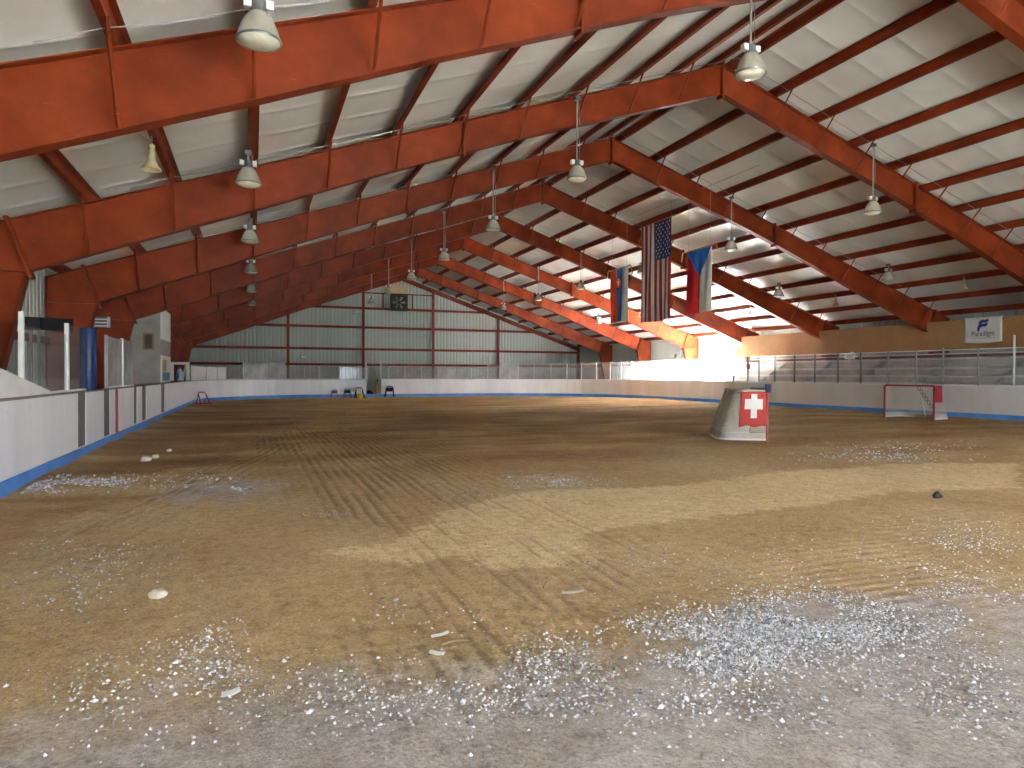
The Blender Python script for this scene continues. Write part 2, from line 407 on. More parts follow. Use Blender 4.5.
rut = np.ones((ny, nx, 4), np.float32)
rut[..., 0] = np.maximum(soft(LANE, Xg, Yg, .5) * .85, soft(LANE2, Xg, Yg, .5)); rut[..., 1] = soft(CROSS, Xg, Yg, .6) * .6
rut[..., 1] = np.maximum(rut[..., 1], np.clip((Yg - 14) / 8, 0, 1) * .06)
rut[..., 2] = soft(TRACK, Xg, Yg, .6)
a = me.color_attributes.new('ruts', 'FLOAT_COLOR', 'POINT'); a.data.foreach_set('color', rut.reshape(-1))
me.materials.append(M['dirt'])
fl = bpy.data.objects.new('floor', me); C.objects.link(fl); struct(fl)

# ------------------------------------------------------------------ ribbed walls
def ribs(a, b, pitch=.305, d=.035):
    """(t, offset) profile of trapezoid ribs from a to b"""
    out = []; t = a
    while t < b - 1e-6:
        for q, o in ((0, 0), (.62, 0), (.72, d), (.90, d)):
            tt = t + q * pitch
            if tt <= b: out.append((tt, o))
        t += pitch
    out.append((b, 0)); return out
def ribbed_wall(name, kind, const, a, b, top, inward, holes=()):
    m = MB()
    prof = ribs(a, b)
    for e in [h[0] for h in holes] + [h[1] for h in holes]:
        prof.append((e, 0))
    prof = sorted(set(prof))
    def P(t, o, z): return (t, const + inward * -o, z) if kind == 'y' else (const + inward * -o, t, z)
    for (t0, o0), (t1, o1) in zip(prof, prof[1:]):
        if t1 - t0 < 1e-5: continue
        lo = 0.
        for h in holes:
            if t0 >= h[0] - 1e-6 and t1 <= h[1] + 1e-6: lo = h[2]
        m.add([P(t0, o0, lo), P(t1, o1, lo), P(t1, o1, top(t1)), P(t0, o0, top(t0))], [(0, 1, 2, 3)])
    # outer skin so that no light leaks
    return struct(m.build(name, M['sheet']))
DOOR = (33.9, 38.6, 3.18)
ribbed_wall('wall_back', 'y', FAR, -5.25, 29.15, lambda x: zt(x) + .27, -1)
ribbed_wall('wall_left', 'x', -5.25, NEAR, FAR, lambda y: zt(-5.25) + .27, 1)
ribbed_wall('wall_right', 'x', 29.15, NEAR, FAR, lambda y: zt(29.15) + .27, -1, [DOOR])
ribbed_wall('wall_front', 'y', NEAR, -5.25, 29.15, lambda x: zt(x) + .27, 1, [(4.0, 15.0, 3.0)])

# door opening trim in the right wall
d = MB(); y0, y1, h = DOOR
d.box((29.0, y0 - .12, 0), (29.3, y0, h + .12)); d.box((29.0, y1, 0), (29.3, y1 + .12, h + .12)); d.box((29.0, y0, h), (29.3, y1, h + .12))
struct(d.build('door_1_frame', M['white']))

# ------------------------------------------------------------------ insulated ceiling (both slopes, sagging between purlins, taped seams)
def across(edges):
    out = []
    for e0, e1 in zip(edges, edges[1:]):
        n = max(2, int(round((e1 - e0) / .16)))
        out += [e0 + (e1 - e0) * i / n for i in range(n)]
    return np.array(out + [edges[-1]])
yl = []; y = NEAR
while y < FAR:
    yl += [y - .025, y, y + .025, y + .25, y + .5, y + .75, y + 1.0]; y += 1.22
yl = np.array([q for q in yl if NEAR <= q <= FAR] + [FAR]); seam = np.isclose((yl - NEAR) % 1.22, 0, atol=1e-4) | np.isclose((yl - NEAR) % 1.22, 1.22, atol=1e-4)
m = MB()
for sgn in (-1, 1):
    edges = [0.] + pur(sgn) + [HALF + .05]; dxs = across(edges)
    D, Yc = np.meshgrid(dxs, yl)
    e = np.array(edges); k = np.clip(np.searchsorted(e, D, side='right') - 1, 0, len(e) - 2)
    u = (D - e[k]) / (e[k + 1] - e[k]); w = (e[k + 1] - e[k])
    sag = .03 * np.minimum(1, w / 1.5) * (1 - (2 * u - 1) ** 4) * (.75 + .5 * vnoise(D * 0 + k * 7.3 + 20 * (sgn + 1), Yc * .35, 11))
    wr = (vnoise(D * .8, Yc * 2.4, 12 + sgn) - .5) * .009 * np.sin(PI * u)
    Zc = 10.03 - .343 * D + .262 - sag + wr - seam[:, None] * .013 * np.sin(PI * u) ** .3
    Xc = XR + sgn * D
    V = np.stack([Xc, Yc, Zc], -1).reshape(-1, 3); nd = len(dxs)
    I = np.arange(len(yl) * nd).reshape(len(yl), nd)
    Q = np.stack([I[:-1, :-1], I[:-1, 1:], I[1:, 1:], I[1:, :-1]], -1).reshape(-1, 4)
    m.add(V.tolist(), Q.tolist())
ce = m.build('ceiling', M['insul'], smooth=True); struct(ce)
# metal roof deck over the insulation
m = MB()
for sgn in (-1, 1):
    x1 = XR + sgn * (HALF + .25)
    m.add([(XR, NEAR - .2, 10.42), (x1, NEAR - .2, 10.42 - .343 * (HALF + .25)), (x1, FAR + .2, 10.42 - .343 * (HALF + .25)), (XR, FAR + .2, 10.42)], [(0, 1, 2, 3)])
struct(m.build('roof', M['sheet']))

# ------------------------------------------------------------------ purlins: one long line each
def purlin(dx, sgn, label):
    m = MB(); z0 = 10.03 - .343 * dx; t = .008
    x = XR + sgn * dx; f = -.09 * sgn
    # Z section: upper flange towards the ridge, lower towards the eave
    sec = [(x - f, z0), (x + t, z0), (x + t, z0 + .21), (x + f, z0 + .21), (x + f, z0 + .22), (x, z0 + .22), (x, z0 + .01), (x - f, z0 + .01)]
    m.prism(sec, 'y', NEAR + .05, FAR - .56)
    o = m.build('purlin', M['steel']); tag(o, label, 'roof purlin', 'red steel purlins under the roof')
for sgn, side in ((-1, 'left'), (1, 'right')):
    for k, dx in enumerate(pur(sgn)):
        purlin(dx, sgn, f'red steel purlin on the {side} roof slope, {ORD[k]} down from the ridge')
    purlin(HALF - .35, sgn, f'dark red eave strut along the top of the {side} side wall')

# ------------------------------------------------------------------ rigid frames
LOWER = [(15.95, 3.49), (11.95, 5.0), (9.4, 6.0), (6.1, 7.21), (0., 9.23)]
def low(dx):
    for (a, za), (b, zb) in zip(LOWER, LOWER[1:]):
        if b <= dx <= a: return za + (zb - za) * (a - dx) / (a - b)
FW = .115                        # half flange width
def strip(m, p, q, w, t, nrm):
    """flat plate bar between two XZ points, half width w across the frame, thickness t along nrm"""
    (x0, z0), (x1, z1) = p, q
    a, b = nrm
    vs = [(x0, -w, z0), (x1, -w, z1), (x1, w, z1), (x0, w, z0)]
    vs += [(x + a * t, y, z + b * t) for x, y, z in vs]
    m.add(vs, [(0, 1, 2, 3), (7, 6, 5, 4), (0, 4, 5, 1), (1, 5, 6, 2), (2, 6, 7, 3), (3, 7, 4, 0)])
def make_frame():
    root = thing('roof_frame', 'x', 'steel frame', (XR, 0, 0))
    for s in (-1, 1):
        plate_top = (16.28, 10.03 - .343 * 16.28)
        # column
        m = MB()
        out = [(17.15, 0), (16.7, 0), (15.95, 3.49), plate_top, (17.15, 10.03 - .343 * 17.15)]
        m.prism([(s * a, z) for a, z in out], 'y', -.006, .006)
        for p, q in ((out[1], out[2]), (out[4], out[0]), (out[3], out[4])):
            dx, dz = q[0] - p[0], q[1] - p[1]; L = math.hypot(dx, dz); nx_, nz_ = dz / L, -dx / L
            cx, cz = 16.5, 2.; mx, mz = (p[0] + q[0]) / 2, (p[1] + q[1]) / 2
            if nx_ * (cx - mx) + nz_ * (cz - mz) < 0: nx_, nz_ = -nx_, -nz_
            strip(m, (s * p[0], p[1]), (s * q[0], q[1]), FW, .018, (s * nx_, nz_))
        strip(m, (s * 15.97, 3.47), (s * 17.13, 3.47), FW - .01, .014, (0, 1))        # stiffener across the knee
        strip(m, (s * 16.6, .001), (s * 17.2, .001), .16, .02, (0, 1))
        col_ = m.build('column', M['steel'], root)
        # rafter
        m = MB()
        poly = [(s * a, z) for a, z in LOWER] + [(0., 10.03), (s * plate_top[0], plate_top[1])]
        m.prism(poly, 'y', -.006, .006)
        for p, q in zip(LOWER, LOWER[1:]): strip(m, (s * p[0], p[1]), (s * q[0], q[1]), FW, .018, (0, 1))
        strip(m, (s * plate_top[0], plate_top[1]), (0, 10.03), FW, .018, (0, -1))
        raf = m.build('rafter', M['steel'], root)
        # bolted joints
        m = MB(); a = Vector((15.90, 3.36)); b = Vector((16.30, plate_top[1] + .06)); n = Vector((b.y - a.y, a.x - b.x)).normalized()
        strip(m, (s * a.x, a.y), (s * b.x, b.y), FW + .015, .03, (s * n.x, n.y))
        strip(m, (s * (a.x - n.x * .034), a.y - n.y * .034), (s * (b.x - n.x * .034), b.y - n.y * .034), FW + .015, .03, (s * n.x, n.y))
        m.build('end_plate', M['steel'], root)
        m = MB(); x = 7.3; n = Vector((.343, 1)).normalized()                                   # splice plates
        for off in (0, .036):
            strip(m, (s * (x + off), low(x) - .09), (s * (x + off - .02), zt(XR + x) + .07), FW + .015, .028, (s, 0))
        m.build('splice_plate', M['steel'], root)
        m = MB(); strip(m, (s * .004, 9.12), (s * .004, 10.13), FW + .015, .03, (s, 0)); m.build('ridge_plate', M['steel'], root)
        # braces from the lower flange up to the purlins
        for k in range(1, 11):
            dx = pur(s)[k]; m = MB()
            m.tube([(s * dx, -FW + .02, low(dx) + .03), (s * (dx), -FW - .68, zt(XR + dx) + .02)], .026, 4)
            m.build('flange_brace', M['steel'], root)
    return root
flabel = ['red roof frame across the top edge, in front of all the other frames',
          'second red roof frame, the first whose whole gable peak shows',
          'third red roof frame counted back, its foot ending behind the strand board under the banner side',
          'fourth red roof frame back, crossing just behind the blue triangle flag',
          'fifth red roof frame back, its foot ending at the open bright doorway',
          'sixth red roof frame back, orange sunlit column beside the bright doorway',
          'seventh red roof frame back, third in front of the end wall',
          'last heavy red roof frame, next in front of the end wall']
flabel[6] = 'seventh red roof frame back, second in front of the ribbed end wall'
proto = make_frame()
for i, k in enumerate(range(-1, 7)):
    r = proto if i == 0 else dup(proto, (XR, 0, 0))
    r.location = (XR, Y0 + k * S, 0); tag(r, flabel[i], 'steel frame', 'red steel roof frames')

# end wall framing: light rafter, posts, girts
YE = Y0 + 7 * S
er = thing('end_wall_frame', 'thin dark red frame of posts and girts bracing the ribbed end wall', 'steel frame', (XR, YE, 0))
m = MB()
for s in (-1, 1):
    for z_off, d_ in ((-.35, 1), (0, -1)):
        strip(m, (s * 17.1, 10.03 - .343 * 17.1 + z_off), (0, 10.03 + z_off), .09, .014, (0, d_))
    m.prism([(s * 17.1, 10.03 - .343 * 17.1 - .35), (0, 9.68), (0, 10.03), (s * 17.1, 10.03 - .343 * 17.1)], 'y', -.006, .006)
m.build('rafter', M['steel'], er)
for i in (-1, 0, 1, 2, 3, 4):
    x = (.4294 + .9928 * i) * S if 0 <= i <= 3 else (-5.05 if i < 0 else 28.9)
    top = zt(x) - .34; m = MB(); X_ = x - XR
    m.box((X_ - .1, -.1, 0), (X_ + .1, -.085, top)); m.box((X_ - .1, .085, 0), (X_ + .1, .1, top)); m.box((X_ - .008, -.085, 0), (X_ + .008, .085, top))
    m.build('post', M['steel'], er)
for z in (2.33, 3.645, 5.49, 7.12):
    half = min(17.0, (9.68 - z) / .343) ; m = MB()
    m.box((-half, .11, z - .03), (half, .118, z + .17)); m.box((-half, .03, z + .16), (half, .118, z + .17)); m.box((-half, .11, z - .03), (half, .2, z - .022))
    m.build('girt', M['steel'], er)
m = MB()
for x in (10.35, 12.9): m.box((x - XR - .05, .02, 7.12), (x - XR + .05, .12, 8.55))
m.box((8.7 - XR, .02, 8.45), (14.7 - XR, .12, 8.55))
m.build('fan_trimmer', M['steel'], er)
# girts on the side walls
for x, s, side in ((-5.13, 1, 'left'), (29.05, -1, 'right')):
    for z, w in ((2.33, 'upper'), (1.0, 'lower')):
        if side == 'right':
            spans = ((NEAR + .1, 32.0), (38.8, FAR - .1))
        else: spans = ((NEAR + .1, FAR - .1),)
        for j, (a, b) in enumerate(spans):
            m = MB(); m.box((x, a, z), (x + .008 * s, b, z + .2)); m.box((x, a, z + .19), (x - .09 * s, b, z + .2)); m.box((x, a, z), (x + .07 * s, b, z + .008))
            extra = '' if side == 'left' else (' behind the bleacher' if j == 0 else ' beyond the doorway')
            tag(m.build('wall_rail', M['steel']), f'{w} red steel rail along the {side} side wall{extra}', 'wall rail')

# ------------------------------------------------------------------ exhaust fan on the end wall
fx, fz, fy = 11.69, 7.77, YE - .05
fan = thing('exhaust_fan', 'dark square exhaust fan under the ridge of the end wall', 'fan', (fx, fy, fz))
m = MB(); a = .73
for p, q in (((-a, -a), (a, -a + .1)), ((-a, a - .1), (a, a)), ((-a, -a + .1), (-a + .1, a - .1)), ((a - .1, -a + .1), (a, a - .1))):
    m.box((p[0], -.2, p[1]), (q[0], .1, q[1]))
m.box((-a, .1, -a), (a, .12, a)); m.build('housing', M['green'], fan)
m = MB(); m.tube([(.60 * math.cos(t), -.12, .60 * math.sin(t)) for t in np.linspace(0, 2 * PI, 33)[:-1]], .035, 6, closed=True); m.build('ring', M['green'], fan)
m = MB(); m.tube([(0, -.16, 0), (0, .1, 0)], .14, 12); m.build('hub', M['green'], fan)
for k in range(6):
    t = k * PI / 3; m = MB(); pts = []
    for r, w, tw in ((.12, .08, .05), (.35, .17, .06), (.56, .22, .06)):
        for sg in (-1, 1):
            an = t + sg * w / r * .5; pts.append((r * math.cos(an), -.06 + sg * tw, r * math.sin(an)))
    m.add(pts + [(x, y + .015, z) for x, y, z in pts], [(0, 1, 3, 2), (2, 3, 5, 4), (6, 8, 9, 7), (8, 10, 11, 9), (0, 2, 8, 6), (2, 4, 10, 8), (1, 7, 9, 3), (3, 9, 11, 5), (4, 5, 11, 10)])
    m.build('blade', M['fanblade'], fan)
m = MB(); m.box((-.72, -.25, .76), (.66, .08, 1.3)); m.box((-.76, -.28, 1.3), (.7, .1, 1.36)); tag_h = m.build('lit_wall_box', M['lit_wall_box'], fan); tag_h['label'] = 'tan box above the fan in place of lit end wall'  # added box: stands for end wall catching light above the fan

# ------------------------------------------------------------------ dasher boards
BL, BR, BE = -2.95, 24.85, 47.8
RC = 8.5
def path_pts(a, b, step=.45):
    """inner face of the rink between two positions, each ('L',y) ('C',deg) ('E',x) ('K',deg) ('R',y)"""
    order = 'LCEKR'
    full = []
    for key in order:
        if key == 'L': rng_ = [('L', y) for y in (NEAR + .4, BE - RC)]
        elif key == 'C': rng_ = [('C', t) for t in np.arange(4, 90, 4)]
        elif key == 'E': rng_ = [('E', x) for x in (BL + RC, BR - RC)]
        elif key == 'K': rng_ = [('K', t) for t in np.arange(4, 90, 4)]
        else: rng_ = [('R', y) for y in (BE - RC, NEAR + .4)]
        full += rng_
    def rank(p):
        k = order.index(p[0]); return (k, -p[1] if p[0] == 'R' else p[1])
    mid = [p for p in full if rank(a) < rank(p) < rank(b)]
    return [pos(p) for p in [a] + mid + [b]]
def pos(p):
    k, t = p
    if k == 'L': return (Vector((BL, t)), Vector((-1, 0)))
    if k == 'E': return (Vector((t, BE)), Vector((0, 1)))
    if k == 'R': return (Vector((BR, t)), Vector((1, 0)))
    an = math.radians(180 - t) if k == 'C' else math.radians(90 - t)
    cx = BL + RC if k == 'C' else BR - RC
    n = Vector((math.cos(an), math.sin(an))); return (Vector((cx, BE - RC)) + n * RC, n)
def sweep(m, pts, sec, mi=0):
    """sec: closed list of (outward offset, z)"""
    n = len(sec); b = len(m.v)
    for p, nn in pts:
        for o, z in sec: q = p + nn * o; m.v.append((q.x, q.y, z))
    for i in range(len(pts) - 1):
        for k in range(n):
            k2 = (k + 1) % n; m.f.append((b + i * n + k, b + i * n + k2, b + (i + 1) * n + k2, b + (i + 1) * n + k)); m.m.append(mi)
    m.f.append(tuple(b + k for k in range(n))[::-1]); m.f.append(tuple(b + (len(pts) - 1) * n + k for k in range(n))); m.m += [mi, mi]
BH = 1.2
def board(a, b, label, mat='boardL', cap='cap', red=None):
    pts = path_pts(a, b); root = thing('dasher_board', label, 'rink board', (pts[0][0].x, pts[0][0].y, 0), 0, 'dasher boards around the rink')
    L = [(p - pts[0][0], n) for p, n in pts]
    m = MB(); sweep(m, L, [(0, .0), (0, BH), (.09, BH), (.09, .0)]); m.build('facing', M[mat], root)
    m = MB(); sweep(m, L, [(-.018, -.05), (-.018, .19), (-.010, .2), (-.001, .2), (-.001, -.05)]); k = m.build('kick_plate', M['kick'], root); k['label'] = 'bright blue kick strip along the foot'
    m = MB(); sweep(m, L, [(-.012, BH), (-.012, BH + .025), (.16, BH + .03), (.16, BH)]); m.build('cap_rail', M[cap], root)
    if red:
        m = MB(); q = [(Vector((BL, y)) - pts[0][0], Vector((-1, 0))) for y in red]; sweep(m, q, [(-.004, .205), (-.004, BH - .003), (-.0005, BH - .003), (-.0005, .205)])
        r = m.build('goal_line', M['redline'], root); r['label'] = 'vertical red line painted on the board'
    return root
board(('L', NEAR + .4), ('L', 14.14), 'long white board section beside the viewer, up to the wide bare gate strip')
board(('L', 14.75), ('L', 16.4), 'short white board section under the blue padded post')
board(('L', 17.04), ('L', 20.25), 'white board section carrying the vertical red line', red=(17.65, 17.95))
board(('L', 20.72), ('L', 21.65), 'narrowest white board section between two bare strips')
board(('L', 22.4), ('L', 25.85), 'white board section below the grey block booth')
board(('L', 26.8), ('L', 37.2), 'white board section under the white timber frame with the blue jug')
board(('L', 37.2), ('C', 52), 'curved white corner board behind the red skating aid')
board(('C', 52), ('E', 7.35), 'white end board section on the bucket side of the open gate')
board(('E', 8.4), ('K', 48), 'white end board section on the far side of the gate, behind the navy skating aid', 'boardL', 'capw')
board(('K', 48), ('R', NEAR + .4), 'cream board run curving along the bleacher side behind both goals', 'boardR', 'capw')
for (a, b), lab in zip(((14.14, 14.75), (16.4, 17.04), (20.25, 20.72), (21.65, 22.4), (25.85, 26.8)),
                  ('wide bare grey gate strip nearest the viewer in the white boards', 'bare grey gate strip between the blue pad and the red line', 'narrow bare grey strip below the second acrylic shield',
                   'bare grey strip just before the grey booth', 'bare grey strip at the corner of the grey booth')):
    root = thing('gate_strip', lab, 'gate strip', (BL, a, 0), 0, 'bare gate strips in the boards')
    m = MB(); m.box((-.09, .0, .22), (-.012, b - a, BH + .02)); m.build('facing', M['slot'], root)
    m = MB(); m.box((-.09, 0, -.02), (0, b - a, .22)); m.build('sill', M['boardL'], root)
    m = MB(); m.box((0, 0, -.05), (.018, b - a, .2)); m.build('kick_plate', M['kick'], root)
    m = MB(); m.box((-.06, .02, .7), (-.02, .06, .95)); m.build('latch', M['postd'], root)
# threshold across the open gate in the end boards
m = MB(); m.box((7.35, BE - .018, -.05), (8.4, BE + .25, .2)); tag(m.build('gate_threshold', M['kick']), 'blue threshold across the open gate in the end boards', 'threshold')

# ------------------------------------------------------------------ shields: acrylic panes on the boards
def shield(p, q, z1, label, mat='glass', post='post', off=.05, z0=BH + .03, ptop=None, pw=.022, group='acrylic shields on the boards'):
    p, q = Vector(p), Vector(q); d_ = (q - p); L = d_.length; rz = math.atan2(d_.y, d_.x)
    root = thing('acrylic_shield', label, 'shield', (p.x, p.y, z0), rz, group)
    h = z1 - z0
    m = MB(); m.box((pw, -.005, 0.002), (L - .045, .005, h)); m.build('sheet', M[mat], root)
    m = MB(); m.box((-pw, -.03, 0), (pw, .03, (ptop or z1 + .02) - z0)); m.build('post', M[post], root)
    m = MB(); m.box((pw, -.022, 0), (L - .045, .022, .035)); m.build('sill_rail', M['capw'], root)
    return root
ys_r = [38.56, 36.94, 35.58, 34.4, 33.23, 32.04, 30.74, 29.6, 28.75, 27.57, 26.23, 24.93, 23.57, 22.32, 20.96, 19.67, 18.53, 17.17, 15.91, 14.6, 13.3]
ys_r = ys_r[::-1]
XG = BR + .05
vis = 0
for a, b in zip(ys_r, ys_r[1:]):
    tall = abs(a - 15.91) < .01
    nm = ('dusty' if b > 33 else 'clear')
    if b < 15.95: lab = 'clear acrylic shield on the viewer side of the tall white post'
    else:
        lab = f'{nm} acrylic shield in front of the bleacher side, {ORD[vis]} back from the tall post'; vis += 1
    if b < 15: continue
    shield((XG, a), (XG, b), 2.56, lab, 'glassd' if b > 31 else 'glass', 'postw' if tall else ('postd' if b > 22.5 else 'post'), ptop=3.02 if tall else (2.66 if abs(a - 20.96) < .1 or abs(a - 18.53) < .1 else None))
# round the bleacher-side corner
def hit(u):
    """position on corner/end path that shows at column u"""
    best = None
    for k, t in [('E', x) for x in np.arange(BL + RC, BR - RC, .02)] + [('K', x) for x in np.arange(0, 90, .1)] + [('C', x) for x in np.arange(0, 90, .1)] + [('L', y) for y in np.arange(30, BE - RC, .05)] + [('R', y) for y in np.arange(30, BE - RC, .05)]:
        p, n = pos((k, t)); p = p + n * .05; r = ray(u, 375); e = abs(p.x * r.y - p.y * r.x) / p.length
        if best is None or e < best[0]: best = (e, p)
    return best[1]
cols_px = [500, 519, 534.5, 551, 567, 581.5, 596.5, 610.5, 621, 631.5, 643]
cp = [hit(u) for u in cols_px] + [Vector((XG, 38.56))]
for i, (a, b) in enumerate(zip(cp, cp[1:])):
    shield(a, b, 2.42 + .012 * i, f'hazy acrylic shield round the bleacher-side corner, {ORD[i]} from the end wall side', 'glassm' if i in (0,) else 'glassd', 'postw' if 3 < i < 8 else 'post')
cols_px = [381, 389, 405, 421.5, 438, 455, 471.5, 488, 500]
cp = [hit(u) for u in cols_px]
for i, (a, b) in enumerate(zip(cp, cp[1:])):
    shield(a, b, 2.3 if i in (0, 7) else 2.1, f'low acrylic shield on the end boards, {ORD[i]} past the open gate', 'glassd' if i not in (4,) else 'glassm', 'postw' if i == 0 else 'post', ptop=2.36 if i == 0 else None)
cols_px = [226, 243, 268.5, 286, 304.5, 319.5, 340, 358, 366]
cp = [hit(u) for u in cols_px]
for i, (a, b) in enumerate(zip(cp, cp[1:])):
    mat = {1: 'glassm', 2: 'glassm'}.get(i, 'glassd'); z = {1: 2.3, 2: 2.4}.get(i, 2.08)
    shield(a, b, z, f'{"milky raised" if i in (1, 2) else "low clear"} acrylic shield on the end boards, {ORD[7 - i]} before the open gate', mat, 'post')
shield(cp[-1], cp[-1] + Vector((.05, 0)), 2.36, 'tall white gate post standing beside the open gate', 'glassd', 'postw', pw=.05)
cols_px = [190.5, 206, 217, 226]
cp = [hit(u) for u in cols_px]
for i, (a, b) in enumerate(zip(cp, cp[1:])):
    root = thing('corner_panel', f'opaque white panel standing on the curved corner board, {ORD[i]} from the timber frame', 'panel', (a.x, a.y, BH + .03), math.atan2((b - a).y, (b - a).x), 'white panels on the corner board')
    L = (b - a).length
    m = MB(); m.box((.02, -.012, 0), (L - .02, .012, .74)); m.build('sheet', M['white'], root)
    m = MB(); m.box((-.02, -.03, 0), (.02, .03, .76)); m.build('post', M['post'], root)
# near shields on the player side
XN = -3.2
shield((-3.075, 11.45), (-3.075, 13.95), 2.24, 'long acrylic shield with a white end post, behind the sloping white panel', 'glass', 'postw', ptop=2.43, pw=.035)
shield((-3.075, 13.95), (-3.075, 15.35), 2.42, 'acrylic shield between the white post and the blue pad', 'glass', 'postw', pw=.04)
shield((-3.075, 17.35), (-3.075, 19.3), 2.40, 'milky acrylic shield just past the vertical red line', 'glassm', 'post')
shield((-3.075, 19.3), (-3.075, 21.0), 2.42, 'milky acrylic shield with the bright glare, next to the grey booth', 'glassm', 'postw')
# sloping white panel on the board ledge
m = MB(); m.prism([(8.4, BH + .03), (13.0, BH + .03), (10.5, 1.61), (8.4, 1.92)], 'x', -3.06, -3.03)
tag(m.build('sloping_panel', M['white']), 'white panel with a sloping top edge on the board ledge, nearest the viewer', 'panel')
# blue padded post
root = thing('padded_post', 'upright blue padded post between two acrylic shields', 'padded post', (-3.07, 15.55, BH + .03))
m = MB(); m.lathe([(0, 0), (.14, 0), (.15, .02), (.15, 1.2), (.14, 1.23), (0, 1.23)], 20); smooth_by_angle(m.build('pad', M['bluepad'], root))
m = MB(); m.box((-.06, .2, 0), (.02, .24, 1.22)); m.build('post', M['postw'], root)
# black strips above the shield
for (u0, u1, lab, yy) in ((24, 38.5, 'shorter black header strip above the shield, beside the white end post', 0), (41, 72, 'longer black header strip above the shield, towards the blue pad', 0)):
    a, b = on_x(u0, 316.5 + (u0 - 24) * .052, -3.4), on_x(u1, 316.5 + (u1 - 24) * .052, -3.4)
    a2, b2 = on_x(u0, 329.5 + (u0 - 24) * .04, -3.4), on_x(u1, 329.5 + (u1 - 24) * .04, -3.4)
    root = thing('header_strip', lab, 'header strip', (-3.4, a.y, 0))
    m = MB(); m.prism([(0, a2.z), (b.y - a.y, b2.z), (b.y - a.y, b.z), (0, a.z)], 'x', -.05, .02); m.build('strip', M['black'], root)
    m = MB()
    for q in (.15, b.y - a.y - .15):
        m = MB(); m.box((-.09, q - .02, .015), (-.05, q + .02, a2.z + .08)); m.build('bracket', M['postd'], root)
# slatted unit on the second column
root = thing('slatted_unit', 'small dark unit with pale slats hung on a red column past the blue pad', 'heater', (-3.88, 21.25, 2.82), -.12)
m = MB(); m.box((-.16, 0, 0), (.16, .16, .29)); m.build('casing', M['postd'], root)
m = MB()
for z in (.02, .11, .2): m.box((-.15, -.02, z), (.15, 0, z + .035))
m.box((.15, -.02, 0), (.175, .16, .29)); m.build('slat', M['white'], root)

# ------------------------------------------------------------------ grey booth, timber frame
bx = -3.22
root = thing('scorer_booth', 'tall grey block booth with a small brown window behind the boards', 'booth', (bx, 28.0, 0))
m = MB(); m.box((-1.75, 0, 0), (0, 3.1, 4.05)); m.build('wall_block', M['grey'], root)
a, b = on_y(143, 333, 28), on_y(154, 350, 28)
m = MB(); w0, w1, z0, z1 = a.x - bx, b.x - bx, b.z, a.z
for p, q in (((w0, z0), (w1, z0 + .06)), ((w0, z1 - .06), (w1, z1)), ((w0, z0), (w0 + .06, z1)), ((w1 - .06, z0), (w1, z1))): m.box((p[0], -.05, p[1]), (q[0], .01, q[1]))
f = m.build('window_frame', M['wood'], root)
m = MB(); m.box((w0 + .05, -.015, z0 + .05), (w1 - .05, -.005, z1 - .05)); m.build('window_board', solid('brown_board', (.10, .06, .035), .6), root)
m = MB(); m.box((0.001, .05, 2.85), (.03, 3.05, 4.0)); q = m.build('upper_sheet', M['white'], root)
m = MB(); m.box((0.001, .05, 2.25), (.025, 3.05, 2.85)); q = m.build('grey_band', solid('blue_grey_band', (.26, .28, .31), .6), root)
m = MB(); m.box((0.001, .05, 1.25), (.03, 3.05, 2.25)); q = m.build('lower_sheet', M['white'], root)
m = MB(); m.box((.031, .3, 1.3), (.036, 2.6, 1.62)); q = m.build('blue_poster', solid('faded_blue_print', (.12, .22, .36), .6, 0, .5, 5), root)
m = MB(); m.box((.031, .3, 1.64), (.036, 1.6, 2.1)); q = m.build('brown_poster', solid('faded_brown_print', (.42, .36, .24), .6, 0, .6, 7), root)

yf = 37.4; a, b = on_y(170.5, 362, yf), on_y(189.5, 383, yf)
root = thing('timber_frame', 'cream timber frame standing open on the boards before the corner', 'frame', (a.x, yf, BH + .03)); W, H = b.x - a.x, a.z - BH - .03
for x in (0, W - .14):
    m = MB(); m.box((x, 0, 0), (x + .14, .12, H - .12)); m.build('upright', M['postw'], root)
m = MB(); m.box((0, 0, H - .12), (W, .12, H)); m.build('header', M['postw'], root)
m = MB(); m.add([(W - .38, .05, 0), (W - .26, .05, 0), (W - .12, .05, .8), (W - .2, .05, .8), (W - .38, .09, 0), (W - .26, .09, 0), (W - .12, .09, .8), (W - .2, .09, .8)],
                [(0, 1, 2, 3), (7, 6, 5, 4), (0, 4, 5, 1), (1, 5, 6, 2), (2, 6, 7, 3), (3, 7, 4, 0)]); m.build('brace', M['cream'], root)
m = MB(); m.box((0, -.02, -.03), (W, .16, 0)); m.build('shelf', M['wood'], root)
root = thing('water_jug', 'blue and white plastic jug standing inside the cream timber frame', 'jug', (a.x + .42, yf + .06, BH + .03))
m = MB(); m.lathe([(0, 0), (.13, 0), (.14, .05), (.14, .42), (.08, .55), (.05, .6)], 16); smooth_by_angle(m.build('body', solid('pale_blue_jug', (.45, .56, .70), .35), root))
m = MB(); m.lathe([(.055, .58), (.06, .60), (.06, .66), (0, .67)], 12); m.build('lid', M['blue'], root)
m = MB(); m.box((-.15, -.15, .08), (-.05, .02, .4)); m.build('wrap', M['blue'], root)

